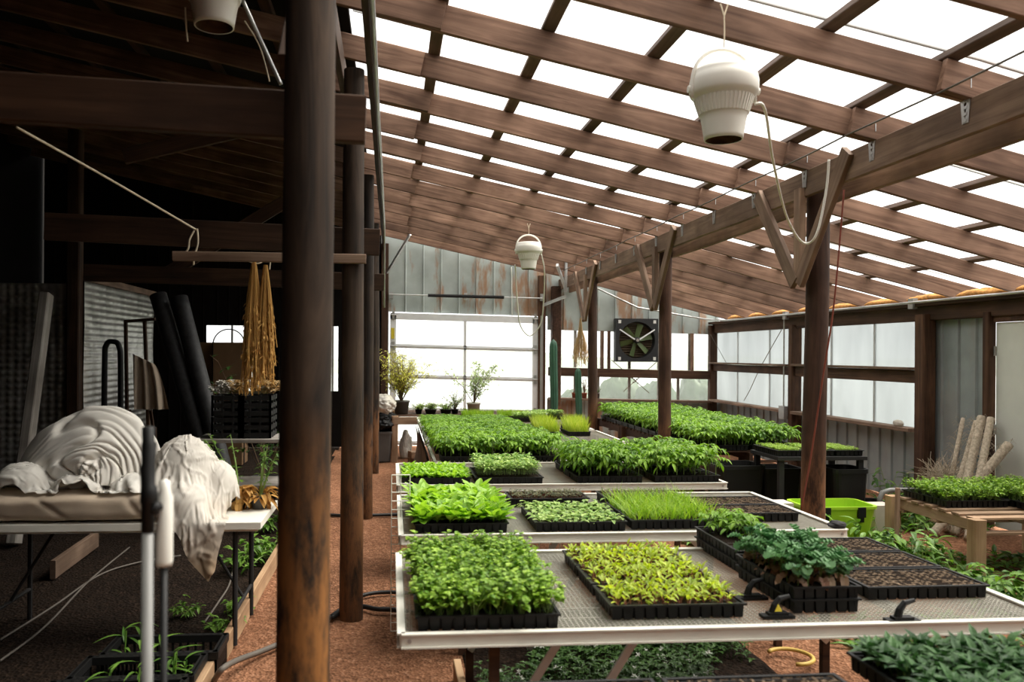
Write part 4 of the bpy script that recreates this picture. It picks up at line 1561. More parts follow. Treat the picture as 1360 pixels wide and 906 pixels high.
# netting rolls against the right wall
for i, (a, b, r) in enumerate((((1262, 640), (1279, 556), .022), ((1275, 640), (1298, 560), .036), ((1284, 640), (1304, 554), .042), ((1300, 640), (1316, 556), .036),
                              ((1298, 640), (1340, 590), .045))):
    p0 = PX(a[0], a[1], 5.72); p1 = PX(b[0], b[1], 6.06)
    d = p0 - p1
    p0 = p1 + d * (p1.z / (p1.z - p0.z)) * .99
    g = MB()
    n = 26
    g.tube([p0.lerp(p1, t / n) for t in range(n + 1)], [r * (1 + .16 * noise.noise(V((t * .9, i * 7, 0)))) for t in range(n + 1)], 12)
    o = g.build('netting_roll', M['jute'], smooth=True)
    tag(o, 'pale roll of jute netting leaning on right wall, %s' % ['thin leftmost one', 'second from left', 'middle thick one', 'fourth from left', 'low slanting one beside the door'][i], 'netting roll', 'netting rolls by the right wall')
    q = MB()
    rr = random.Random(i)
    for s in range(150):
        t = rr.random(); p = p0.lerp(p1, t)
        a = rr.uniform(0, 6.3)
        e = V((cos(a), sin(a), rr.uniform(-.3, .6))) * rr.uniform(.04, .11)
        q.tube([p + e * .3, p + e * .8 + V((0, 0, .03)), p + e * 1.1], .0016, 3, False)
    q.build('loose_threads', M['jute'], o)
q = MB()
rr = random.Random(40)
c = PX(1254, 628, 5.7)
for s in range(420):
    a = rr.uniform(0, 6.3); b = rr.uniform(.1, 1.5); L = rr.uniform(.08, .34)
    p = c + V((rr.uniform(-.08, .08), rr.uniform(-.15, .15), -.25 + rr.uniform(0, .2)))
    d = V((cos(a) * cos(b), sin(a) * cos(b), sin(b)))
    q.tube([p, p + d * L * .5 + V((rr.uniform(-.03, .03), 0, .02)), p + d * L + V((rr.uniform(-.05, .05), rr.uniform(-.05, .05), -.02))], .0022, 3, False)
for s in range(14):
    a = rr.uniform(0, 6.3)
    q.tube([(c.x + .06 * cos(a), c.y + .06 * sin(a), 0), (c.x + .03 * cos(a), c.y + .03 * sin(a), c.z)], .006, 4, False)
tag(q.build('tangled_netting', M['jute']), 'tangled heap of frayed netting left of the jute rolls', 'netting', kind='thing')

# ================================================================== hanging fans
def hanging_fan(x, y, z, topz, label, s=1.0, ropes=True):
    """z = lowest point"""
    root = empty('hanging_fan', (x, y, z), label, 'fan')
    g = MB()
    prof = [(.088, 0), (.094, .0), (.097, .02), (.108, .09), (.116, .125), (.119, .128), (.121, .132), (.138, .197), (.140, .203), (.146, .208), (.163, .225), (.168, .235), (.169, .285), (.163, .315), (.160, .318), (.158, .335), (.150, .350), (.0, .352)]
    g.lathe([(r * s, h * s) for r, h in prof if not .14 < h < .195], (x, y, z), 64)
    g.lathe([(.119 * s, .128 * s), (.112 * s, .14 * s), (.128 * s, .195 * s), (.138 * s, .203 * s)], (x, y, z), 64)
    hs_ = g.build('housing', M['white'], root, True)
    g = MB()
    g.lathe([(.0875 * s, .001), (.084 * s, .03 * s), (.098 * s, .12 * s), (.0, .125 * s)], (x, y, z), 48)
    g.build('inner_sleeve', M['jamb'], hs_, True)
    g = MB()
    for k in range(44):
        a = 2 * pi * k / 44
        g.bar((x + .117 * s * cos(a), y + .117 * s * sin(a), z + .128 * s), (x + .141 * s * cos(a), y + .141 * s * sin(a), z + .205 * s), .009 * s, .012 * s, up=(cos(a), sin(a), 0))
    g.build('vent_ring', M['white'], hs_)
    g = MB()
    g.lathe([(.001, .05 * s), (.03 * s, .045 * s), (.034 * s, .07 * s), (.034 * s, .15 * s), (.001, .16 * s)], (x, y, z), 16)
    for k in range(5):
        a = k * 2 * pi / 5
        g.box((x + .06 * s * cos(a), y + .06 * s * sin(a), z + .07 * s), (.055 * s, .035 * s, .003), Matrix.Rotation(a, 3, 'Z') @ Matrix.Rotation(.5, 3, 'X'))
    g.build('fan_blade', M['sticker'], root)
    g = MB()
    hp = [(x + .172 * s * cos(a), y + .02 * cos(a), z + .25 * s + (.205 * s) * sin(a) ** .8) for a in [pi * i / 18 for i in range(19)]]
    hp = [(hp[0][0], hp[0][1], z + .20 * s)] + hp + [(hp[-1][0], hp[-1][1], z + .20 * s)]
    g.tube(hp, .010 * s, 8)
    hd_ = g.build('handle', M['white'], root, True)
    for q in (-1, 1):
        g = MB(); g.tube([(x + q * .165 * s, y, z + .25 * s), (x + q * .185 * s, y, z + .25 * s)], .018 * s, 10); g.build('knob', M['white'], hd_)
    g = MB()
    g.tube([(x, y, z + .45 * s), (x + .002, y, (z + topz) / 2 + .2), (x, y, topz - .06), (x + .02, y, topz)], .004, 5)
    g.tube([(x, y, topz - .06), (x - .02, y, topz)], .004, 5)
    g.build('hanging_cord', M['rope'], root)
    return root


hanging_fan(1.66, 3.97, 2.83, zr(1.66) + .05, 'large white bucket-shaped fan hanging from the roof in front')
hanging_fan(1.80, 10.65, 2.86, zr(1.8) + .03, 'far white bucket-shaped fan hanging before the garage door wall')
hanging_fan(-.87, 4.05, 3.33, zr(-.87) + .02, 'white bucket-shaped fan high in the dark barn roof, cut by frame')


def cord(name, pts, r, mat, label, cat='cord', sm=True):
    P = [V(p) for p in pts]
    out = []
    n = len(P)
    for i in range(n - 1):
        p0, p1, p2, p3 = P[max(0, i-1)], P[i], P[i+1], P[min(n-1, i+2)]
        for k in range(8):
            t = k / 8
            out.append(.5 * ((2*p1) + (p2 - p0) * t + (2*p0 - 5*p1 + 4*p2 - p3) * t*t + (3*p1 - p0 - 3*p2 + p3) * t**3))
    out.append(P[-1])
    g = MB(); g.tube(out, r, 6)
    return tag(g.build(name, mat, smooth=sm), label, cat)


cord('power_cord', [PY(1003, 138, 3.95), PY(1016, 146, 4.0), PY(1027, 215, 4.4), PY(1045, 288, 5.0), PY(1066, 322, 5.2), PY(1084, 312, 5.1), PY(1097, 255, 5.05), PY(1101, 212, 5.0)], .008, M['white'], 'white power cord looping from the near fan down to centre beam')
cord('power_cord', [PY(719, 338, 10.6), PY(723, 360, 10.7), PY(722, 400, 11), PY(718, 430, 11.2), PY(704, 446, 11.3), PY(691, 432, 11.2), PY(687, 400, 11), PY(685, 365, 10.8), PY(684, 352, 10.7)], .009, M['white'], 'white power cord looped under the far hanging fan')
cord('hanging_line', [PY(679, 355, 11), PY(680, 420, 11)], .005, M['white'], 'thin white line hanging straight left of the far fan')
cord('hanging_rope', [PY(1121, 252, 5.3), PY(1108, 400, 5.35), PY(1093, 500, 5.45), PY(1076, 612, 5.52), PY(1064, 676, 5.55)], .006, M['redrope'], 'thin red rope running down the brown pole', 'rope')
cord('tie_line', [(XR - .22, 14.8, 2.12), PY(985, 520, 14.2), PY(1003, 560, 13.2)], .004, M['greyhose'], 'thin dark guy line across the far right window bay, falling right', 'line')
cord('beaded_cord', [PX(1038, 438, 6.1), PX(1010, 488, 6.1), PX(996, 518, 6.1), PX(988, 532, 6.1)], .006, M['twig'], 'twisted dark cord slanting across the far right window bay', 'cord')
for k, (a, b) in enumerate((((812, 478), (862, 522)), ((873, 480), (828, 520)))):
    g = MB()
    p0, p1 = PY(a[0], a[1], YB - .08), PY(b[0], b[1], YB - .08)
    g.tube([p0, p1], .007, 5)
    for i in range(9):
        p = p0.lerp(p1, .3 + .05 * i)
        g.box(p, (.025, .02, .025))
    tag(g.build('beaded_cord', M['twig']), 'beaded cord crossing the lower back window below the fan, %s' % ['falling right', 'falling left'][k], 'cord')

# ------------------------------------------------------------------ exhaust fan
fx0, fx1 = 4.055, 4.855
ctr = PY(844.5, 452, YB - .12)
fx, fz = ctr.x, ctr.z
S = .405
ef = empty('exhaust_fan', (fx, YB - .12, fz - S), 'square black exhaust fan with green blades in the back wall', 'fan')
g = MB()
seg = 48
yb0 = YB - .20
vs, fs = [], []
for k in range(seg):
    a = 2 * pi * k / seg
    m = max(abs(cos(a)), abs(sin(a)))
    vs += [(fx + S * cos(a) / m, yb0, fz + S * sin(a) / m), (fx + .345 * cos(a), yb0, fz + .345 * sin(a)), (fx + .335 * cos(a), yb0 + .14, fz + .335 * sin(a)), (fx + S * cos(a) / m, yb0 + .16, fz + S * sin(a) / m)]
for k in range(seg):
    b, c = k * 4, ((k + 1) % seg) * 4
    fs += [(b, c, c + 1, b + 1), (b + 1, c + 1, c + 2, b + 2), (b, b + 3, c + 3, c)]
g.add(vs, fs)
ff_ = g.build('fan_frame', M['fanblack'], ef)
g = MB()
for i in range(16):
    z = fz - .34 + i * .0453
    g.box((fx, yb0 + .15, z), (.70, .05, .006), Matrix.Rotation(.6, 3, 'X'))
g.box((fx, yb0 + .185, fz), (.74, .01, .74))
g.build('louver', M['louver'], ef)
for k in range(6):
    a = k * pi / 3 + .25
    g = MB()
    def bl(u, v, a=a):
        r = .05 + .26 * v
        w = (.035 + .028 * v) * (1 - .15 * v)
        t = (u - .5) * 2 * w
        return V((fx + r * cos(a) - t * sin(a), yb0 + .08 + t * .55, fz + r * sin(a) + t * cos(a)))
    g.grid(bl, 4, 6)
    g.build('fan_blade', M['fangreen'], ef, True)
g = MB(); g.tube([(fx, yb0 + .09, fz), (fx, yb0 + .0, fz), (fx, yb0 - .03, fz)], [.06, .058, .04], 16); mo_ = g.build('motor', M['fanblack'], ef)
g = MB(); g.tube([(fx, yb0 - .03, fz), (fx, yb0 - .035, fz)], .028, 16); g.build('hub_cap', M['greywood'], mo_)
for q in (-1, 1):
    g = MB(); g.bar((fx + q * .04, yb0 - .005, fz + .01), (fx + q * .335, yb0 - .005, fz + .20), .02, .022); g.build('support_arm', M['alu'], ef)
for qx in (-1, 1):
    for qz in (-1, 1):
        g = MB(); g.box((fx + qx * .335, yb0 - .003, fz + qz * .345), (.05, .006, .06)); g.build('sticker', M['sticker'], ff_)

# ================================================================== back of the greenhouse: plants and bench
slat_bench(.08, 2.25, 13.1, 14.3, .73, 'rough timber bench before the garage door carrying potted plants', leg=.1, mats=('jamb', 'pallet'), two=False)


def pot(x, y, z, r, h, mat, label, cat='plant pot', name='potted_plant', group=None, square=False):
    g = MB()
    g.lathe([(.0, .003), (r * .78, 0), (r * .97, h * .86), (r * 1.05, h * .86), (r * 1.06, h), (r * .96, h), (r * .9, h * .9), (0, h * .88)], (x, y, z), 6 if square else 24)
    o = g.build('plant_pot', mat, None, not square, (x, y, z))
    o.name = name
    return tag(o, label, cat, group)


def shrub(pot_o, base, h, spread, nst, nlf, lmat, lsz, seed, name='foliage', wl=.35, twig='twig'):
    r = random.Random(seed)
    g, t = MB(), MB()
    for i in range(nst):
        az = r.uniform(0, 6.3); el = r.uniform(.9, 1.5)
        L = h * r.uniform(.6, 1)
        d = rdir(r, az, el)
        p = V(base)
        pts = [p, p + d * L * .5 + UP * L * .03, p + d * L + V((cos(az), sin(az), 0)) * spread * r.uniform(0, .5)]
        t.tube(pts, [.008, .005, .002], 4, False)
        for q in range(nlf):
            f = r.uniform(.25, 1)
            c = pts[0].lerp(pts[1], f * 2) if f < .5 else pts[1].lerp(pts[2], f * 2 - 1)
            a2 = r.uniform(0, 6.3)
            off = rdir(r, a2, r.uniform(-.2, .8)) * spread * r.uniform(.0, .45)
            t.tube([c, c + off], .002, 3, False)
            g.rv = r.random()
            for w in range(2):
                g.leaf(c + off * r.uniform(.4, 1), rdir(r, r.uniform(0, 6.3), r.uniform(-.5, .6)), UP, lsz * r.uniform(.7, 1.2), lsz * wl, 2, .2, .3, 2)
    st_ = t.build('stem', M[twig], pot_o)
    g.build(name, M[lmat], st_)


c = PY(533, 549, 13.5)
o = pot(c.x, 13.5, .735, .135, .22, M['bin'], 'feathery yellow-green shrub in a dark pot before the garage door', 'potted plant')
shrub(o, (c.x, 13.5, .93), .88, .62, 30, 34, 'l_bamboo', .075, 3, wl=.24)
c = PY(629, 541, 13.9)
o = pot(c.x, 13.9, .735, .12, .16, M['white'], 'small leafy tree in a white pot before the garage door', 'potted plant')
shrub(o, (c.x, 13.9, .87), .78, .50, 9, 30, 'l_tree', .075, 4, wl=.5)
for i, (px, r_, lab) in enumerate(((556, .06, 'small black pot with a short plant beside dark shrub pot'), (572, .10, 'low tray-like pot of sprawling succulents on timber bench'), (592, .10, 'low pot of grey-green succulents left of white pot'), (604, .06, 'low pot of wispy herb stems beside the white pot'))):
    c = PY(px, 548, 13.5)
    o = pot(c.x, 13.5, .735, r_, .075, M['black'], lab, 'potted plant')
    shrub(o, (c.x, 13.5, .79), .12 if i < 3 else .34, .3, 14, 9, 'l_cell' if i < 3 else 'l_tree', .05, 20 + i)


def cactus(x, y, h, r, label, z0=0.0, nrib=9):
    g = MB()
    def fn(u, v):
        a = u * 2 * pi
        t = v * 1.0
        rr = r * (1 - .16 * (0.5 + .5 * cos(a * nrib)))
        if v > .92:
            q = (v - .92) / .08
            rr *= sqrt(max(0, 1 - q * q))
        rr *= .8 + .2 * sin(min(1, v * 1.4) * pi / 2)
        return V((x + rr * cos(a) + .01 * sin(v * 5), y + rr * sin(a), z0 + h * v))
    g.grid(fn, nrib * 8, 40, closed_u=True)
    return tag(g.build('column_cactus', M['cactus'], None, True, (x, y, z0)), label, 'cactus')


c = PY(735.5, 500, 13.4)
pt = pot(c.x, 13.4, 0, .15, .26, M['terracotta'], 'terracotta pot at the foot of the tall cactus', 'plant pot', 'clay_pot')
cactus(c.x, 13.4, 1.75, .068, 'tall column cactus beside the garage door post', .235)
c = PY(768.5, 500, 13.0)
pt = pot(c.x, 13.0, 0, .15, .26, M['terracotta'], 'terracotta pot at the foot of the shorter cactus', 'plant pot', 'clay_pot')
cactus(c.x, 13.0, 1.28, .055, 'shorter column cactus under the hanging dried flowers', .235)
for i, (px, lab) in enumerate(((742, 'small round-plant clay pot on back window sill by the cactus'), (763, 'clay pot standing on the back window sill between two cacti'), (776, 'clay pot with a red leafy plant on back window sill'), (793, 'dark pot with green tuft on back window sill'))):
    c = PY(px, 527, YB - .12)
    o = pot(c.x, YB - .12, .985 + bt(c.x), .052 if i != 0 else .04, .10 if i != 0 else .06, M['terracotta'] if i < 3 else M['bin'], lab, 'potted plant')
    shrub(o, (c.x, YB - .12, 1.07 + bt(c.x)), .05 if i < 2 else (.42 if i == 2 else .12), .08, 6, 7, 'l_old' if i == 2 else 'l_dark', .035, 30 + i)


def dried_bunch(x, y, ztop, h, w, label, mat, seed, n=90, flare=True, name='dried_bunch', leaf=.03):
    r = random.Random(seed)
    g = MB()
    for i in range(n):
        a = r.uniform(0, 6.3); q = sqrt(r.random())
        ex, ey = q * w * cos(a), q * w * sin(a)
        L = h * r.uniform(.65, 1)
        g.rv = r.random()
        neck = .25 if flare else .55
        pts = [V((x + ex * neck * .3, y + ey * neck * .3, ztop)), V((x + ex * neck, y + ey * neck, ztop - h * .25)), V((x + ex * .8, y + ey * .8, ztop - L * .65)), V((x + ex + r.uniform(-.015, .015), y + ey, ztop - L))]
        g.tube(pts, .003, 3, False)
        for k in range(7):
            t = r.uniform(.35 if flare else .08, 1)
            c = pts[1].lerp(pts[3], t)
            g.leaf(c, rdir(r, r.uniform(0, 6.3), r.uniform(-1.5, -.4)), UP, leaf * r.uniform(.6, 1.3), leaf * .3, 2, .2, .2, 2)
    return g


c = PY(771, 430, 12.0)
g = dried_bunch(c.x, 12.0, 2.28, .74, .13, '', 'drygold', 5, 90)
o = g.build('hanging_dried_bunch', M['drygold'])
tag(o, 'golden dried flower bunch hanging from brace beside the cactus pole', 'dried flowers')
c = PY(343, 430, 5.45)
g = dried_bunch(c.x - .03, 5.45, 2.34, .88, .078, '', 'straw', 6, 150, False, leaf=.04)
g2 = dried_bunch(c.x + .045, 5.45, 2.32, .80, .07, '', 'straw', 8, 130, False, leaf=.04)
b0 = len(g.v)
o = g.build('hanging_dried_bunch', M['straw'])
tag(o, 'long straw-coloured dried bunch hanging from second cross timber, left half of pair', 'dried flowers', 'dried straw pair')
o = g2.build('hanging_dried_bunch', M['straw'])
tag(o, 'long straw-coloured dried bunch hanging from second cross timber, right half of pair', 'dried flowers', 'dried straw pair')
cord('tie_string', [PY(308, 337, 5.52), PY(325, 345, 5.45), PY(343, 350, 5.45), PY(358, 341, 5.5), PY(360, 338, 5.53), PY(358, 358, 5.5)], .004, M['rope'], 'pale string tied round cross timber above the dried bunch', 'string')
cord('pale_rope', [PY(22, 169, 4.0), PY(140, 235, 4.7), PY(262, 306, 5.52)], .006, M['rope'], 'taut pale rope slanting down through the dark barn side', 'rope')
cord('hanging_rope_end', [PY(258, 306, 5.5), PY(252, 318, 5.48), PY(250, 330, 5.48), PY(243, 340, 5.48)], .006, M['rope'], 'left loose end of pale rope knotted on the second cross timber', 'rope')
cord('hanging_rope_end', [PY(262, 304, 5.5), PY(263, 322, 5.48), PY(259, 338, 5.48), PY(257, 352, 5.48)], .006, M['rope'], 'right loose end of pale rope knotted on the second cross timber', 'rope')

# bags and bin by the garage door
tub((-.15, 13.2, 0), .36, .34, .48, M['bin'], 'tall grey bin behind the left poles near the garage door', 'rubbish_bin', 'bin', taper=.8)


def crumple(name, mat, c, rad, seed, label, cat='sheet', fold=(1, 1, 1), amp=.22, freq=2.2, nu=96, nv=56, flat=None, fine=.04, rot=0., shear=0.):
    """heaped sheet: a billowing closed heap with creases"""
    g = MB()
    c = V(c)
    sd = seed * 13.7

    def fn(u, v):
        a = u * 2 * pi
        b = v * pi
        d = V((sin(b) * cos(a), sin(b) * sin(a), cos(b)))
        q = V((d.x * fold[0], d.y * fold[1], d.z * fold[2])) * freq * .55 + V((sd, 0, 0))
        w = V((noise.noise(q * .8), noise.noise(q * .8 + V((5, 5, 5))), noise.noise(q * .8 + V((9, 1, 4))))) * .9
        big = noise.noise(q * .9 + w * .5)
        m = noise.noise(q * 1.7 + w)
        cr1 = math.exp(-(m / .09) ** 2)
        m2 = noise.noise(q * 3.1 + w * 1.6 + V((3, 3, 3)))
        cr2 = math.exp(-(m2 / .12) ** 2)
        m3 = noise.noise(q * 6.5 + w * 2.5)
        k = 1 + amp * (big * 1.3 + .35 * abs(m) - .40 * cr1) + fine * (abs(m2) * 2.2 - .9 * cr2 + .5 * m3)
        p = V((d.x * rad[0] * k, d.y * rad[1] * k, d.z * rad[2] * k))
        p.x += shear * p.z
        p = Matrix.Rotation(rot, 3, 'Y') @ p
        p += c
        if flat is not None and p.z < flat:
            p.z = flat + .004 * noise.noise(p * 9)
        return p
    g.grid(fn, nu, nv, closed_u=True)
    return tag(g.build(name, mat, None, True, (c.x, c.y, flat if flat is not None else c.z)), label, cat)


crumple('tarp_bundle', M['cloth'], (-.14, 13.2, .90), (.23, .2, .16), 61, 'white crumpled sheet topping the black bag on grey bin', flat=.74)
crumple('rubbish_bag', M['black'], (-.12, 13.2, .62), (.22, .2, .17), 62, 'black bag bulging out of the grey bin', 'bag', flat=.485)
crumple('tarp_bundle', M['cloth'], (-.46, 13.2, .22), (.13, .2, .36), 64, 'white crumpled sheet on the ground left of the grey bin', flat=0)
crumple('rubbish_bag', M['cloth'], (.24, 13.6, .18), (.10, .14, .26), 63, 'white bag standing under the rough timber bench', 'bag', flat=.0)
g = MB(); g.box((.42, 12.95, .13), (.26, .2, .1), Matrix.Rotation(.3, 3, 'Z')); g.box((.42, 12.95, .04), (.3, .08, .08), Matrix.Rotation(.3, 3, 'Z'))
tag(g.build('wood_block', M['pallet']), 'short wooden block lying on the path before the garage door', 'block')
# grey fabric hanging on the left ends of the far benches
g = MB()
g.grid(lambda u, v: V((.34 + .05 * sin(v * 3) - .05 * sin(u * 9) * (1 - v), 8.3 + u * 3.6, .12 + .60 * v)), 40, 12)
g.grid(lambda u, v: V((.365 + .05 * sin(v * 3) - .05 * sin(u * 9) * (1 - v), 8.3 + u * 3.6, .12 + .60 * v)), 40, 12)
tag(g.build('fabric_skirt', M['greywood'], smooth=True), 'grey fabric skirt hanging along left ends of tomato benches', 'fabric')


# white wire panels at the left ends of benches
def wire_panel(o0, du, dv, nu, nv, label, r=.003):
    g = MB()
    o0, du, dv = V(o0), V(du), V(dv)
    for i in range(nu + 1):
        g.tube([o0 + du * (i / nu), o0 + du * (i / nu) + dv], r, 4)
    for j in range(nv + 1):
        g.tube([o0 + dv * (j / nv), o0 + dv * (j / nv) + du], r, 4)
    return tag(g.build('wire_grid', M['rimwhite']), label, 'wire grid')


wire_panel((.005, 5.12, .0), (.115, 0.0, 0), (0, 0, .98), 2, 18, 'narrow white wire grid standing upright at left end of second bench')
wire_panel((.75, 4.75, .18), (.5, .0, 0), (0, 0, .46), 8, 8, 'white wire grid hanging under the front of second bench')

# black clips on the front bench
def clip(px, py, label, st=False, sc=1.0):
    p = PZ(px, py, .712)
    g = MB()
    g.box((p.x, p.y, .712), (.13 * sc, .045, .012))
    g.box((p.x, p.y, .722), (.08 * sc, .035, .012))
    g.tube([(p.x - .02, p.y, .72), (p.x - .01, p.y, .755), (p.x + .01, p.y, .78), (p.x + .05, p.y, .79)], [.016, .014, .012, .008], 8)
    o = g.build('plastic_clip', M['black'], None, False, (p.x, p.y, .706))
    tag(o, label, 'clip')
    if st:
        g = MB(); g.add([(p.x - .02, p.y - .020, .735), (p.x + .012, p.y - .020, .735), (p.x - .004, p.y - .018, .765)], [(0, 1, 2)])
        g.build('warning_triangle', M['yellow'], o)


clip(998, 794, 'black plastic clip on mesh between chard and cabbage trays')
clip(1032, 818, 'black plastic clip with a yellow triangle before the cabbage tray', True)
clip(1198, 824, 'black plastic clip on mesh before the bare cell trays')

# ================================================================== path edging, hoses
for i, (a, b) in enumerate(((1.6, 4.6), (4.62, 7.8), (7.82, 11.0))):
    tag(member('edging_board', (-.945, a, .05), (-.945, b, .045), .04, .13, M['pine']), 'pine edging board between path and dark bed, %s length' % ['nearest', 'middle', 'farthest'][i], 'board')
tag(member('edging_board', (.36, 3.05, .04), (.36, 4.35, .04), .04, .13, M['pine']), 'pine edging board on the ground under the nearest bench', 'board')
tag(member('edging_board', (.30, 3.0, .05), (.52, 3.01, .05), .03, .06, M['pine']), 'short pine board end under the nearest bench', 'board')
a = PZ(205, 738, 0); b = PZ(75, 775, 0)
tag(member('edging_board', PZ(128, 716, .1), PZ(70, 757, .1), .04, .14, M['sill']), 'weathered edging board under the left folding table', 'board')
cord('garden_hose', [PZ(436, 822, .015), PZ(455, 808, .015), PZ(485, 790, .02), PZ(530, 787, .02), (.4, 5.7, .02)], .014, M['hose'], 'black hose on the path behind the second pole foot', 'hose')
cord('garden_hose', [PZ(440, 820, .015), PZ(475, 806, .015), PZ(500, 809, .02), PZ(530, 811, .02), (.5, 5.2, .02)], .016, M['hose'], 'black hose on the path in front of the second pole foot', 'hose')
cord('garden_hose', [PZ(436, 684, .02), PZ(470, 685, .02), PZ(545, 683, .02), (.6, 8.7, .02)], .018, M['hose'], 'dark hose crossing the path by the third pole', 'hose')
cord('garden_hose', [PZ(283, 906, .02), PZ(296, 888, .13), PZ(318, 876, .06), PZ(345, 866, .03), PZ(372, 855, .02), PZ(395, 846, .02)], .016, M['greyhose'], 'grey hose over the near edging board, passing behind near pole', 'hose')
cord('drip_line', [PZ(0, 878, .01), PZ(60, 832, .01), PZ(120, 770, .01), PZ(172, 727, .01)], .007, M['greyhose'], 'grey drip line across the dark bed, inner one', 'hose')
cord('drip_line', [PZ(0, 850, .01), PZ(70, 806, .01), PZ(130, 765, .01), PZ(180, 748, .01), PZ(240, 738, .01)], .007, M['greyhose'], 'grey drip line across the dark bed, curving outer one', 'hose')
cord('drip_line', [PZ(272, 826, .01), PZ(290, 800, .01), PZ(305, 775, .02), PZ(312, 742, .02)], .007, M['greyhose'], 'grey drip line beside the path edging board', 'hose')
g = MB()
c = PZ(1050, 872, .03)
g.tube([(c.x + .12 * cos(a), c.y + .12 * sin(a), .03) for a in [i * .2 - 1.8 for i in range(22)]], .012, 8)
tag(g.build('yellow_hose', plain('yellow hose', (.62, .42, .10), .5), smooth=True), 'loop of yellow hose on ground under the nearest bench', 'hose')

# ================================================================== weeds and ground cover
def weed_mesh(seed, mat, h, n, lw=.05, wl=.5):
    r = random.Random(seed)
    g = MB()
    for i in range(n):
        az = r.uniform(0, 6.3); el = r.uniform(.3, 1.35)
        L = h * r.uniform(.5, 1)
        d = rdir(r, az, el)
        g.rv = r.random()
        g.mi = 1
        g.tube([(0, 0, 0), d * L * .6, d * L + UP * -.02], [.004, .003, .002], 3, False)
        g.mi = 0
        for k in range(7):
            t = r.uniform(.3, 1)
            g.rv = r.random()
            g.leaf(d * L * t, rdir(r, az + r.uniform(-1.6, 1.6), r.uniform(-.2, .8)), UP, lw * r.uniform(1.2, 2.4), lw * wl * 2, 4, .3, .6, r.choice((0, 2)))
    return g.mesh('weed_plant', [M[mat], M['stem']])


WEED = [weed_mesh(100 + i, 'l_weed', .34, 12, .05) for i in range(3)] + [weed_mesh(110, 'l_weed', .5, 9, .06, .35)]
rr = random.Random(77)
weeds = [(1120, 742), (1148, 735), (1172, 728), (1190, 700), (1160, 690), (1182, 752), (1215, 700), (1235, 735), (1262, 735), (1248, 762), (1285, 728), (1228, 770),
         (1330, 800), (1350, 770), (1345, 822), (1310, 760), (1352, 740), (1120, 690), (1085, 735), (1180, 665), (1205, 668), (1110, 700)]
for k, (px, py) in enumerate(weeds):
    p = PZ(px, min(py, 830), 0)
    if 4.25 < p.x < 5.95 and 5.6 < p.y < 7.1 and p.x > 4.5:
        p.x = 4.2 + .1 * rr.random(); p.y = 5.3 + 1.2 * rr.random()
    o = bpy.data.objects.new('weed_plant', WEED[k % 4])
    COL.objects.link(o)
    o.location = (p.x, p.y, -.01); o.rotation_euler = (0, 0, rr.uniform(0, 6)); s = rr.uniform(.7, 1.1); o.scale = (s, s, s)
    tag(o, 'leafy green weed growing from the ground around the low pallet bench', 'weed', 'weeds around pallet bench')
g = MB()
for i in range(1500):
    x, y = rr.uniform(2.75, 6.1), rr.uniform(4.0, 8.2)
    if noise.noise(V((x * .9, y * .9, 3))) < -.02:
        continue
    az = rr.uniform(0, 6.3)
    for q in range(3):
        g.rv = rr.random()
        g.leaf((x, y, .0), rdir(rr, az + q * 2.1, rr.uniform(.2, 1.0)), UP, rr.uniform(.06, .13), rr.uniform(.03, .05), 3, .3, .5, 0)
o = g.build('ground_weeds', M['l_weed']); o['kind'] = 'stuff'; o['label'] = 'low weeds covering the ground on the right'; o['category'] = 'weeds'
g = MB(); fl = MB()
for i in range(8000):
    x, y = rr.uniform(.45, 2.05), rr.uniform(3.05, 5.2)
    if noise.noise(V((x * 1.1, y * 1.1, 8))) < -.12 or y > 4.2 and rr.random() < .5:
        continue
    az = rr.uniform(0, 6.3); h = rr.uniform(.03, .14)
    for q in range(3):
        g.rv = rr.random()
        g.leaf((x, y, h), rdir(rr, az + q * 2.1, rr.uniform(-.1, .5)), UP, rr.uniform(.022, .036), rr.uniform(.016, .024), 2, .3, .3, 0)
    g.tube([(x, y, 0), (x, y, h)], .0015, 3, False)
    if rr.random() < .03:
        fl.rv = rr.random()
        for q in range(9):
            fl.leaf((x, y, h + .04), rdir(rr, q * .7, rr.uniform(-.3, 1.3)), UP, .018, .008, 2, .2, .2, 0)
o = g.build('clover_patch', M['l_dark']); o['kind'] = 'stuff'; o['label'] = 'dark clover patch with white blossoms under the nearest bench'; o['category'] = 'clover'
q = fl.build('blossom', M['flower'], o); q['kind'] = 'stuff'
for k, (px, py, sc_, m) in enumerate(((352, 742, .9, 0), (330, 755, .8, 1), (345, 705, .9, 2), (300, 838, .5, 1), (318, 812, .45, 0), (245, 818, .4, 2))):
    p = PZ(px, py, 0)
    o = bpy.data.objects.new('weed_plant', WEED[m]); COL.objects.link(o)
    o.location = (p.x, p.y, 0); o.scale = (sc_,) * 3
    tag(o, ['ferny weed under the right end of folding table', 'broad green weed under folding table edge', 'bushy weed behind the folding table leg', 'small weed beside the nearest edging board', 'tufted weed beside edging board above the black crates', 'thin weed just behind the black crates'][k], 'weed')

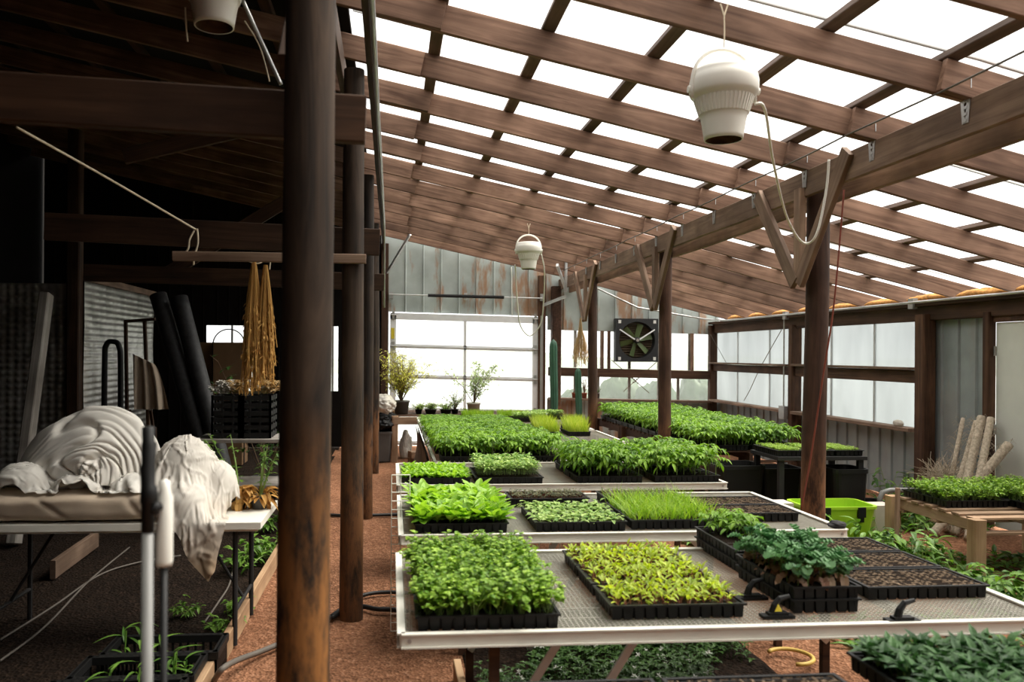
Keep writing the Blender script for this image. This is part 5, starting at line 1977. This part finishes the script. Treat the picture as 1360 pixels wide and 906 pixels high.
# ================================================================== the barn side
# black crates with little maize-like plants
def crate(x, y, w, d, h, label, npl, seed):
    root = empty('black_crate', (x, y, 0), label, 'crate')
    g = MB()
    t = .012
    for (cx, cy, sx, sy) in ((0, -d/2, w, t), (0, d/2, w, t), (-w/2, 0, t, d), (w/2, 0, t, d)):
        g.box((x + cx, y + cy, h - .02), (sx + .02, sy + .02, .04))
        g.box((x + cx, y + cy, .02), (sx, sy, .04))
        n = 14
        for i in range(n + 1):
            q = (i / n - .5)
            g.box((x + (q * w if sx > sy else cx), y + (q * d if sy > sx else cy), h / 2), (.012, .012, h))
    g.box((x, y, .015), (w, d, .01))
    g.build('crate_body', M['black'], root)
    g = MB(); g.box((x, y, .04), (w - .03, d - .03, .05)); g.build('soil', M['bed'], root)
    r = random.Random(seed)
    for i in range(npl // 2):
        g = MB()
        bx, by = x + r.uniform(-.38, .38) * w, y + r.uniform(-.38, .38) * d
        hh = r.uniform(.08, .22)
        g.rv = r.random()
        g.tube([(bx, by, .06), (bx + .01, by, .06 + hh)], .004, 4)
        for q in range(6):
            g.rv = r.random()
            g.leaf((bx, by, .06 + hh * (q + 1) / 6), rdir(r, q * 2.5 + r.random(), r.uniform(.3, 1.0)), UP, r.uniform(.07, .14), .018, 5, .3, .7, 2)
        g.build('plant', M['l_weed'], root)


crate(-1.21, 4.54, .58, .27, .16, 'black slatted crate with a tall grassy plant beside the edging board', 7, 1)
crate(-1.26, 4.23, .58, .28, .16, 'black slatted crate with small plants at the bottom left', 9, 2)
crate(-1.30, 3.91, .62, .29, .16, 'black slatted crate cut by the bottom edge beside grey hose', 4, 3)

# blurred riser pipes close to the viewer
root = empty('riser_stand', (-.52, 1.80, 0), 'grey pipe stand with black fitting close to viewer at left', 'pipe stand')
g = MB(); g.tube([(-.52, 1.8, 0), (-.52, 1.8, 1.37)], .0125, 12); g.build('pipe', M['lathpipe'], root, True)
g = MB()
g.tube([(-.52, 1.8, 1.36), (-.52, 1.8, 1.42), (-.518, 1.8, 1.425), (-.518, 1.8, 1.455), (-.52, 1.8, 1.46), (-.521, 1.8, 1.50), (-.52, 1.8, 1.505), (-.518, 1.8, 1.55), (-.52, 1.8, 1.555), (-.52, 1.8, 1.585), (-.52, 1.8, 1.588)], [.014, .0145, .019, .018, .0155, .0165, .014, .0165, .013, .014, .009], 12)
g.tube([(-.52, 1.8, 1.40), (-.495, 1.8, 1.42)], .012, 8)
g.build('black_fitting', M['black'], root, True)
root2 = empty('riser_stand', (-.497, 1.83, 0), 'black rod with a white tube close beside the grey pipe stand', 'pipe stand')
g = MB(); g.tube([(-.49, 1.83, 0), (-.494, 1.83, 1.30)], .008, 10); g.build('rod', M['black'], root2, True)
g = MB(); g.lathe([(0, 0), (.016, 0), (.018, .01), (.018, .15), (.012, .165), (.012, .185), (0, .19)], (-.493, 1.83, 1.28), 20); g.build('white_tube', M['white'], root2, True)

# folding table with row cover heaps
tx0, tx1, ty0, ty1, tz = -2.75, -.76, 4.86, 5.58, .745
root = empty('folding_table', ((tx0 + tx1) / 2, 5.2, 0), 'white folding table on the left, loaded with white row cover', 'table')
g = MB(); g.box(((tx0 + tx1) / 2, (ty0 + ty1) / 2, tz - .02), (tx1 - tx0, ty1 - ty0, .04)); g.box(((tx0 + tx1) / 2, (ty0 + ty1) / 2, tz - .045), (tx1 - tx0 - .04, ty1 - ty0 - .04, .02))
g.build('table_top', M['rimwhite'], root)
for x in (tx0 + .42, tx1 - .16):
    for y in (ty0 + .08, ty1 - .08):
        g = MB(); g.tube([(x, y, 0), (x, y, tz - .05)], .016, 8); g.build('leg', M['blackmatte'], root)
    g = MB(); g.tube([(x, ty0 + .08, .2), (x, ty1 - .08, .2)], .012, 8); g.tube([(x, (ty0 + ty1) / 2, .2), (x + (.3 if x < -2 else -.3), (ty0 + ty1) / 2, tz - .05)], .010, 8); g.build('leg_brace', M['blackmatte'], root)


def folded_bundle(name, mat, c, rx, rz, ry, label, flat, layers=11):
    """a thick bolster of sheet folded in nested arcs, the edges of its layers facing the path"""
    g = MB()
    c = V(c)

    def fn(u, v):
        th = pi * (1.04 - 1.14 * v)            # left end, over the top, down on the right
        q = min(u, 1.0)
        wv = noise.noise(V((u * 2.5, v * 2.2, 3.1)))
        lay = q * layers * (1 + .25 * noise.noise(V((u * 3, 1, 5)))) + 2.2 * wv + .7 * noise.noise(V((u * 7, v * 6, 8)))
        rdg = abs((lay % 1) - .5) * 2
        ridge = (1 - rdg ** 2.2)
        r = .10 + .90 * q
        lx = rx * (.92 if cos(th) > 0 else 1.12)
        x = c.x + lx * r * cos(th) + .03 * wv
        z = c.z + rz * (r ** .9) * max(-.25, sin(th)) * (1 + .16 * noise.noise(V((v * 3.5, u * 1.5, 1)))) + .05 * r * cos(th)
        fade = .22 + .78 * max(0.0, min(1.0, .45 + cos(th)))
        brd = noise.noise(V((u * 2.2 + v * 1.5, v * 2.6, 20)))
        crs = math.exp(-(noise.noise(V((u * 2.0 - v * 2.2, v * 2.4 + u * 1.2, 31))) / .07) ** 2)
        y = c.y - ry * cos(q * pi / 2) ** .8 - fade * .034 * ridge * (.6 + .8 * noise.noise(V((u * 4, v * 3, 12)))) * (1 - q * .4) + .05 * brd * (1.2 - fade) + .03 * crs
        if u > 1:
            k = (u - 1) / .5
            y = c.y + ry * .9 * k + .01 * ridge
            z -= rz * .8 * k ** 2 * r
        z += .012 * ridge * q * fade - .03 * crs * q
        return V((x, y, max(z, flat)))
    g.grid(lambda a_, b_: fn(a_ * 1.5, b_), 150, 90)
    return tag(g.build(name, mat, None, True, (c.x, c.y, flat)), label, 'row cover')


def hy(px, py, y=5.15):
    return PY(px, py, y)


# tan-covered padding along the table, front edge rounded
def pad(u, v):
    x0, x1 = -2.72, hy(222, 660, 4.9).x
    a = v * 2 * pi
    n = 5.0
    cx_, sz_ = cos(a), sin(a)
    m = (abs(cx_) ** n + abs(sz_) ** n) ** (-1 / n)
    e = (1 - abs(u * 2 - 1) ** 8) ** .3
    x = x0 + (x1 - x0) * u
    y = 5.20 + .335 * cx_ * m + .010 * noise.noise(V((x * 5, a, 2)))
    zz = .832 + .082 * sz_ * m * e + (.016 * noise.noise(V((x * 3, a * 1.5, 6))) if sz_ > -.3 else 0)
    cr = math.exp(-(noise.noise(V((x * 3.1 + zz * 4, zz * 2, 4))) / .07) ** 2)
    if cx_ < 0:
        y += .012 * cr
    return V((x, y, max(.748, zz)))
g = MB(); g.grid(pad, 90, 48)
tag(g.build('table_sheet', M['cloth_tan'], smooth=True), 'tan soiled sheet wrapped over the padding on the folding table', 'sheet')
c = hy(118, 628, 5.2)
folded_bundle('folded_row_cover', M['cloth'], (c.x + .03, 5.22, .97), .43, .40, .24, 'large arched bundle of folded white row cover on the folding table', .90)


def settled(name, data, label, stain):
    """the draped sheet, given a little thickness"""
    vs, fs = data
    g = MB()
    nv = len(vs)
    tmp = bpy.data.meshes.new('tmp'); tmp.from_pydata(vs, [], fs); tmp.update()
    nr = [v.normal.copy() for v in tmp.vertices]
    def crease(p):
        q = V(p) * 7.0
        w_ = V((noise.noise(q * .5), noise.noise(q * .5 + V((5, 5, 5))), noise.noise(q * .5 + V((9, 1, 4))))) * 1.3
        a_ = noise.noise(q * .8 + w_)
        b_ = noise.noise(q * 1.9 + w_ * 1.5 + V((3, 3, 3)))
        return .013 * (math.exp(-(a_ / .10) ** 2) - .5) + .007 * math.exp(-(b_ / .13) ** 2) + .010 * abs(a_)
    vs = [tuple(V(p) + nr[i] * max(0, crease(p))) for i, p in enumerate(vs)]
    g.v = [tuple(p) for p in vs] + [tuple(V(p) - nr[i] * .004) for i, p in enumerate(vs)]
    g.r = [stain(V(p)) for p in vs] * 2
    g.f = list(fs) + [tuple(i + nv for i in reversed(f)) for f in fs]
    g.m = [0] * len(g.f)
    bpy.data.meshes.remove(tmp)
    zc = min(p[2] for p in vs)
    o = g.build(name, M['sheet'], None, True, (sum(p[0] for p in vs) / nv, sum(p[1] for p in vs) / nv, zc))
    return tag(o, label, 'row cover')


def stain_a(p):
    k = noise.noise(p * 3.0 + V((2, 2, 2))) * .5 + noise.noise(p * 9.0) * .25
    return min(1, max(0, (.82 - p.z) * 3.0 + .02 + k * .9))


def stain_b(p):
    k = noise.noise(p * 4.0 + V((5, 2, 1))) * .9 + noise.noise(p * 11.0) * .3
    return min(1, max(0, .12 + k + (.90 - p.z) * 3))


settled('draped_row_cover', SHEET_A, 'crumpled white row cover heaped at the right end of folding table, stained corner hanging down', stain_a)
settled('draped_row_cover', SHEET_B, 'rumpled dirty white sheet strewn before the arched bundle on folding table', stain_b)
crumple('row_cover_heap', M['cloth'], (hx - .03, 5.19, .94), (.175, .155, .24), 14, 'row cover stuffed under the crumpled white sheet at right end', 'row cover', amp=.12, freq=2.0, flat=.755, fine=.02)
c = PX(1193, 563, XR - .1)
crumple('sill_stone', M['concrete'], (XR - .10, c.y, .93), (.05, .075, .045), 77, 'rounded tan stone resting on the nearer right window sill', 'stone', amp=.08, freq=1.5, nu=32, nv=20, flat=.90)
crumple('work_glove', M['blackmatte'], (2.665, 4.66, .735), (.055, .04, .022), 78, 'dark glove lying over the right front corner of second bench', 'glove', amp=.25, nu=32, nv=20)
# dry bulbs with tall stalks in pots on the table end
for i, (px, py) in enumerate(((318, 664), (345, 664))):
    c = PY(px, py, 5.3)
    o = pot(c.x, 5.3, tz + .002, .06, .085, M['bin'] if i else M['black'], 'tall leggy potted stalk with dry leaves on folding table end, %s of two' % ['left', 'right'][i], 'potted plant')
    shrub(o, (c.x, 5.3, tz + .07), .50, .06, 3, 14, 'l_weed', .045, 50 + i, wl=.4, twig='stem')
    r = random.Random(60 + i); g = MB()
    for q in range(46):
        a = r.uniform(0, 6.3); g.rv = r.random()
        g.leaf((c.x + .05 * cos(a), 5.3 + .05 * sin(a), tz + r.uniform(.05, .15)), rdir(r, a, r.uniform(-.9, .9)), UP, r.uniform(.05, .09), r.uniform(.03, .045), 3, .5, .9, 0)
    g.build('dry_leaves', M['straw'], o)

# leaning rolls of weed cloth
for i, (t, b, lab) in enumerate((((210, 392), (257, 552), 'black roll of weed cloth leaning at left of the pair'), ((238, 396), (277, 548), 'black roll of weed cloth leaning at right of the pair'))):
    y = 9.4 - i * .05
    p1 = PY(t[0], t[1], y + .35); p0 = PY(b[0], b[1], y)
    d = (p0 - p1); p0 = p1 + d * (p1.z / (p1.z - p0.z)) * .995
    g = MB(); n = 16
    g.tube([p0.lerp(p1, k / n) for k in range(n + 1)], [.098 + .006 * noise.noise(V((k, i, 0))) for k in range(n + 1)], 18)
    dd = (p1 - p0).normalized()
    g.tube([p1 + dd * .002, p1 + dd * .012], .05, 12)
    tag(g.build('weed_cloth_roll', M['roll'], smooth=True), lab, 'fabric roll', 'rolls of weed cloth')
# white lumber leaning at far left
tag(member('leaning_board', PY(30, 600, 7.6) - V((.07, 0, .82)), PY(62, 391, 8.2), .09, .14, M['greywood'], up=(0, 1, 0)), 'pale square timber leaning at the far left in front of insulation', 'board')
# wooden frame with a cloth hung over it
y = 10.0
fr = empty('drying_rack', (PY(185, 560, y).x, y, 0), 'thin wooden rack standing before the silver insulation', 'rack')
for (a, b) in (((167, 428), (170, 660)), ((192, 424), (200, 660)), ((165, 427), (206, 424))):
    pa, pb = PY(a[0], a[1], y), PY(b[0], b[1], y)
    if pb.z < .4: pb.z = 0
    member('frame_bar', pa, pb, .035, .05, M['dimbeam'], fr, up=(0, 1, 0))
for x_ in (172, 200):
    member('frame_bar', PY(x_, 545, y), V((PY(x_, 545, y).x, y + .5, 0)), .03, .04, M['dimbeam'], fr)
g = MB()
def cl(u, v):
    xl = PY(178 + 4 * v, 470, y).x; xr_ = PY(206 + 20 * v ** .7, 470, y).x
    z = PY(190, 470, y).z - v * .66
    return V((xl + (xr_ - xl) * u, y - .05 - .035 * sin(u * 17 + v * 2) * (.3 + v), z - .12 * u * (1 - v)))
g.grid(cl, 50, 24); g.grid(lambda u, v: cl(u, v) + V((0, .006, 0)), 50, 24)
tag(g.build('hung_cloth', M['cloth_tan'], smooth=True), 'beige cloth hanging over the thin wooden rack', 'cloth')
# cardboard panels, hoop, shelf and crates
for i, (xa, xb, yt, y) in enumerate(((264, 287, 455, 13.2), (288, 326, 455, 13.0))):
    p0, p1 = PY(xa, yt, y), PY(xb, yt, y)
    g = MB(); g.box(((p0.x + p1.x) / 2, y, p0.z / 2), (p1.x - p0.x, .5, p0.z)); g.box(((p0.x + p1.x) / 2, y - .252, p0.z - .1), (.12, .004, .1))
    tag(g.build('cardboard_box', M['card'], None, False, ((p0.x + p1.x) / 2, y, 0)), 'tall brown cardboard box below the barn window, %s one' % ['left narrow', 'right wide'][i], 'box')
g = MB(); c = PY(304, 458, 12.8)
g.tube([(c.x + .24 * cos(a), 12.8, c.z + .24 * sin(a)) for a in [i * pi / 24 for i in range(25)]], .010, 6)
g.tube([(c.x + .24, 12.8, 0), (c.x + .24, 12.8, c.z)], .01, 6); g.tube([(c.x - .24, 12.8, 0), (c.x - .24, 12.8, c.z)], .01, 6)
tag(g.build('wire_hoop', M['blackmatte']), 'dark arched hoop against the bright barn window', 'hoop')
y = 8.4
sh = empty('plank_shelf', (PY(318, 600, y).x, y, 0), 'low plank shelf behind the folding table holding black crates', 'shelf')
pa, pb = PY(266, 582, y), PY(392, 582, y)
member('shelf_board', (pa.x, y, pa.z), (pb.x, y, pa.z), .6, .035, M['greywood'], sh)
member('shelf_board', (pa.x, y, pa.z - .45), (pb.x, y, pa.z - .45), .6, .035, M['greywood'], sh)
for x_ in (pa.x + .05, pb.x - .05):
    for yy in (y - .25, y + .25):
        member('leg', (x_, yy, 0), (x_, yy, pa.z - .017), .05, .05, M['dimbeam'], sh, up=(0, 1, 0))
zb = pa.z + .02
for i, (px, lv) in enumerate(((308, 0), (308, 1), (343, 0), (343, 1))):
    p = PY(px, 570, y)
    g = MB()
    w, d, h = .30, .42, .21
    z0 = zb + lv * .215
    for (cx, cy, sx, sy) in ((0, -d/2, w, .015), (0, d/2, w, .015), (-w/2, 0, .015, d), (w/2, 0, .015, d)):
        for q in range(3):
            g.box((p.x + cx, y + cy, z0 + .03 + q * .075), (sx, sy, .045))
        for q in (-.5, -.17, .17, .5):
            g.box((p.x + (cx if sx < sy else q * w), y + (cy if sy < sx else q * d), z0 + h / 2), (.02, .02, h))
    g.box((p.x, y, z0 + .008), (w, d, .012))
    tag(g.build('plastic_crate', M['black'], None, False, (p.x, y, z0)), 'black slatted crate on the plank shelf, %s of the %s stack' % (['lower', 'upper'][lv], ['left', 'right'][i // 2]), 'crate', 'crates on the plank shelf')
for i, px in enumerate((297, 318, 340, 356)):
    c = PY(px, 517, y)
    g = MB(); r = random.Random(90 + i)
    for q in range(60):
        a = r.uniform(0, 6.3); rr_ = r.uniform(0, .13)
        p = V((c.x + rr_ * cos(a), y + rr_ * sin(a), zb + .435 + r.uniform(.02, .12)))
        g.tube([(c.x + rr_ * .4 * cos(a), y + rr_ * .4 * sin(a), zb + .432), p], .002, 3, False)
        for w in range(6):
            g.rv = r.random()
            g.leaf(p, rdir(r, w * 1.05, r.uniform(-.2, .9)), UP, .04, .03, 2, .4, .3, 0)
    tag(g.build('dried_flower_heap', M['drygold'] if i % 2 else M['cloth'], None, False, (c.x, y, zb + .43)), 'pale dried flower heads on the black crates, %s clump' % ['leftmost', 'second', 'third', 'rightmost'][i], 'dried flowers', 'dried flower heads on the crates')
g = MB(); p = PY(354, 420, 9.2)
shr = pot(PY(352, 560, 9.6).x, 9.6, 0, .16, .3, M['black'], 'dim leafy shrub in a black pot behind the dried straw bunch', 'potted plant')
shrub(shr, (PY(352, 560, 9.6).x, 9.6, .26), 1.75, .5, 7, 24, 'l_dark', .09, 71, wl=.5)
# bent dark pipe before the insulation, chairs
cord('bent_pipe', [(-3.5, 10.3, 0), (-3.5, 10.3, 1.55), (-3.48, 10.3, 1.82), (-3.40, 10.3, 1.86), (-3.33, 10.3, 1.80), (-3.31, 10.3, 1.5), (-3.31, 10.3, 0)], .035, M['black'], 'black bent pipe standing before the silver insulation', 'pipe')
o = cord('hanging_conduit', [PY(322, 0, 4.3), PY(350, 62, 4.3), PY(373, 112, 4.3)], .012, M['steel'], 'pale conduit slanting beside the barn fan', 'conduit')
cord('hanging_line', [PY(325, 28, 4.35), PY(345, 62, 4.35), PY(358, 108, 4.35)], .004, M['rope'], 'thin pale cord hanging beside the slanting conduit', 'cord')
cord('hanging_string', [PY(246, 10, 4.05), PY(247, 32, 4.05), PY(249, 55, 4.05)], .004, M['rope'], 'short yellow string hanging left of the barn fan', 'string')
# dark wooden chair by the frame
y = 9.0
ch = empty('wooden_chair', (PY(185, 600, y).x, y, 0), 'dark wooden chair facing away between rack and rolls', 'chair')
cx = PY(190, 600, y).x
g = MB(); g.box((cx, y, .46), (.42, .42, .03)); g.build('seat', M['dimbeam'], ch)
for sx in (-.19, .19):
    for sy in (-.19, .19):
        member('leg', (cx + sx, y + sy, 0), (cx + sx, y + sy, .45), .035, .035, M['dimbeam'], ch, up=(0, 1, 0))
    member('back_post', (cx + sx, y - .2, .45), (cx + sx, y - .25, .95), .035, .035, M['dimbeam'], ch, up=(0, 1, 0))
for z in (.65, .78, .91):
    member('back_rail', (cx - .19, y - .235, z), (cx + .19, y - .235, z), .02, .06, M['dimbeam'], ch)

# ================================================================== outside
for i, (px, py, yy, w, h) in enumerate(((768, 528, 22, .5, .9), (822, 528, 24, .72, 1.25), (874, 528, 22, .55, 1.1), (928, 528, 24, .7, 1.2))):
    c = PY(px, py, yy)
    crumple('hedge_bush', M['bush'], (c.x, yy, -.05), (w, 1.0, h * .95), 200 + i, 'dark round bush outside the back windows, %s from left' % ['first', 'second', 'third', 'fourth'][i], 'bush', amp=.2, freq=2.5, nu=40, nv=24, flat=-.12)
for i, (x, yy, w, h) in enumerate(((7.3, 14.6, .45, 1.15), (7.4, 13.4, .6, .9), (7.2, 9.6, .25, 1.35))):
    crumple('hedge_bush', M['bush'], (x, yy, .3), (.35, w, h), 210 + i, 'blurred bush outside the right window bay, %s from back corner' % ['first', 'second', 'third'][i], 'bush', amp=.25, freq=2.5, nu=40, nv=24, flat=-.12)
g = MB()
g.grid(lambda u, v: V((-60 + u * 140, 70 + v * 20, -.2 + (1.6 + 1.4 * noise.noise(V((u * 7, 1, 1)))) * sin(min(1, v * 2) * pi / 2))), 60, 6)
struct(g.build('hills', plain('far hills', (.28, .32, .26), .9)), 'low distant hills outside')
# ================================================================== light
w = bpy.data.worlds.new('overcast sky')
SC.world = w
w.use_nodes = True
nt = w.node_tree
bg = nt.nodes['Background']
tc = N(nt, 'ShaderNodeTexCoord')
sx = N(nt, 'ShaderNodeSeparateXYZ')
nt.links.new(tc.outputs['Generated'], sx.inputs[0])
c = ramp(nt, sx.outputs['Z'], [(.0, (.97, .98, 1.0)), (.4, (1.0, .99, .96)), (1.0, (1.0, .97, .91))])
nt.links.new(c, bg.inputs['Color'])
bg.inputs['Strength'].default_value = 1.9
sl = bpy.data.lights.new('soft_sun', 'SUN')
sl.energy = 9.0
sl.angle = radians(50)
sl.color = (1, .95, .86)
so = bpy.data.objects.new('soft_sun', sl)
so.rotation_euler = (radians(-4), radians(31), 0)
COL.objects.link(so)

SC.view_settings.view_transform = 'Standard'
SC.view_settings.look = 'None'
SC.view_settings.gamma = 1.0
SC.view_settings.use_curve_mapping = False
SC.view_settings.exposure = 0.2
cy = SC.cycles
cy.max_bounces = 8
cy.diffuse_bounces = 4
cy.glossy_bounces = 2
cy.transmission_bounces = 4
cy.transparent_max_bounces = 12
cy.caustics_reflective = False
cy.caustics_refractive = False
cy.use_denoising = True
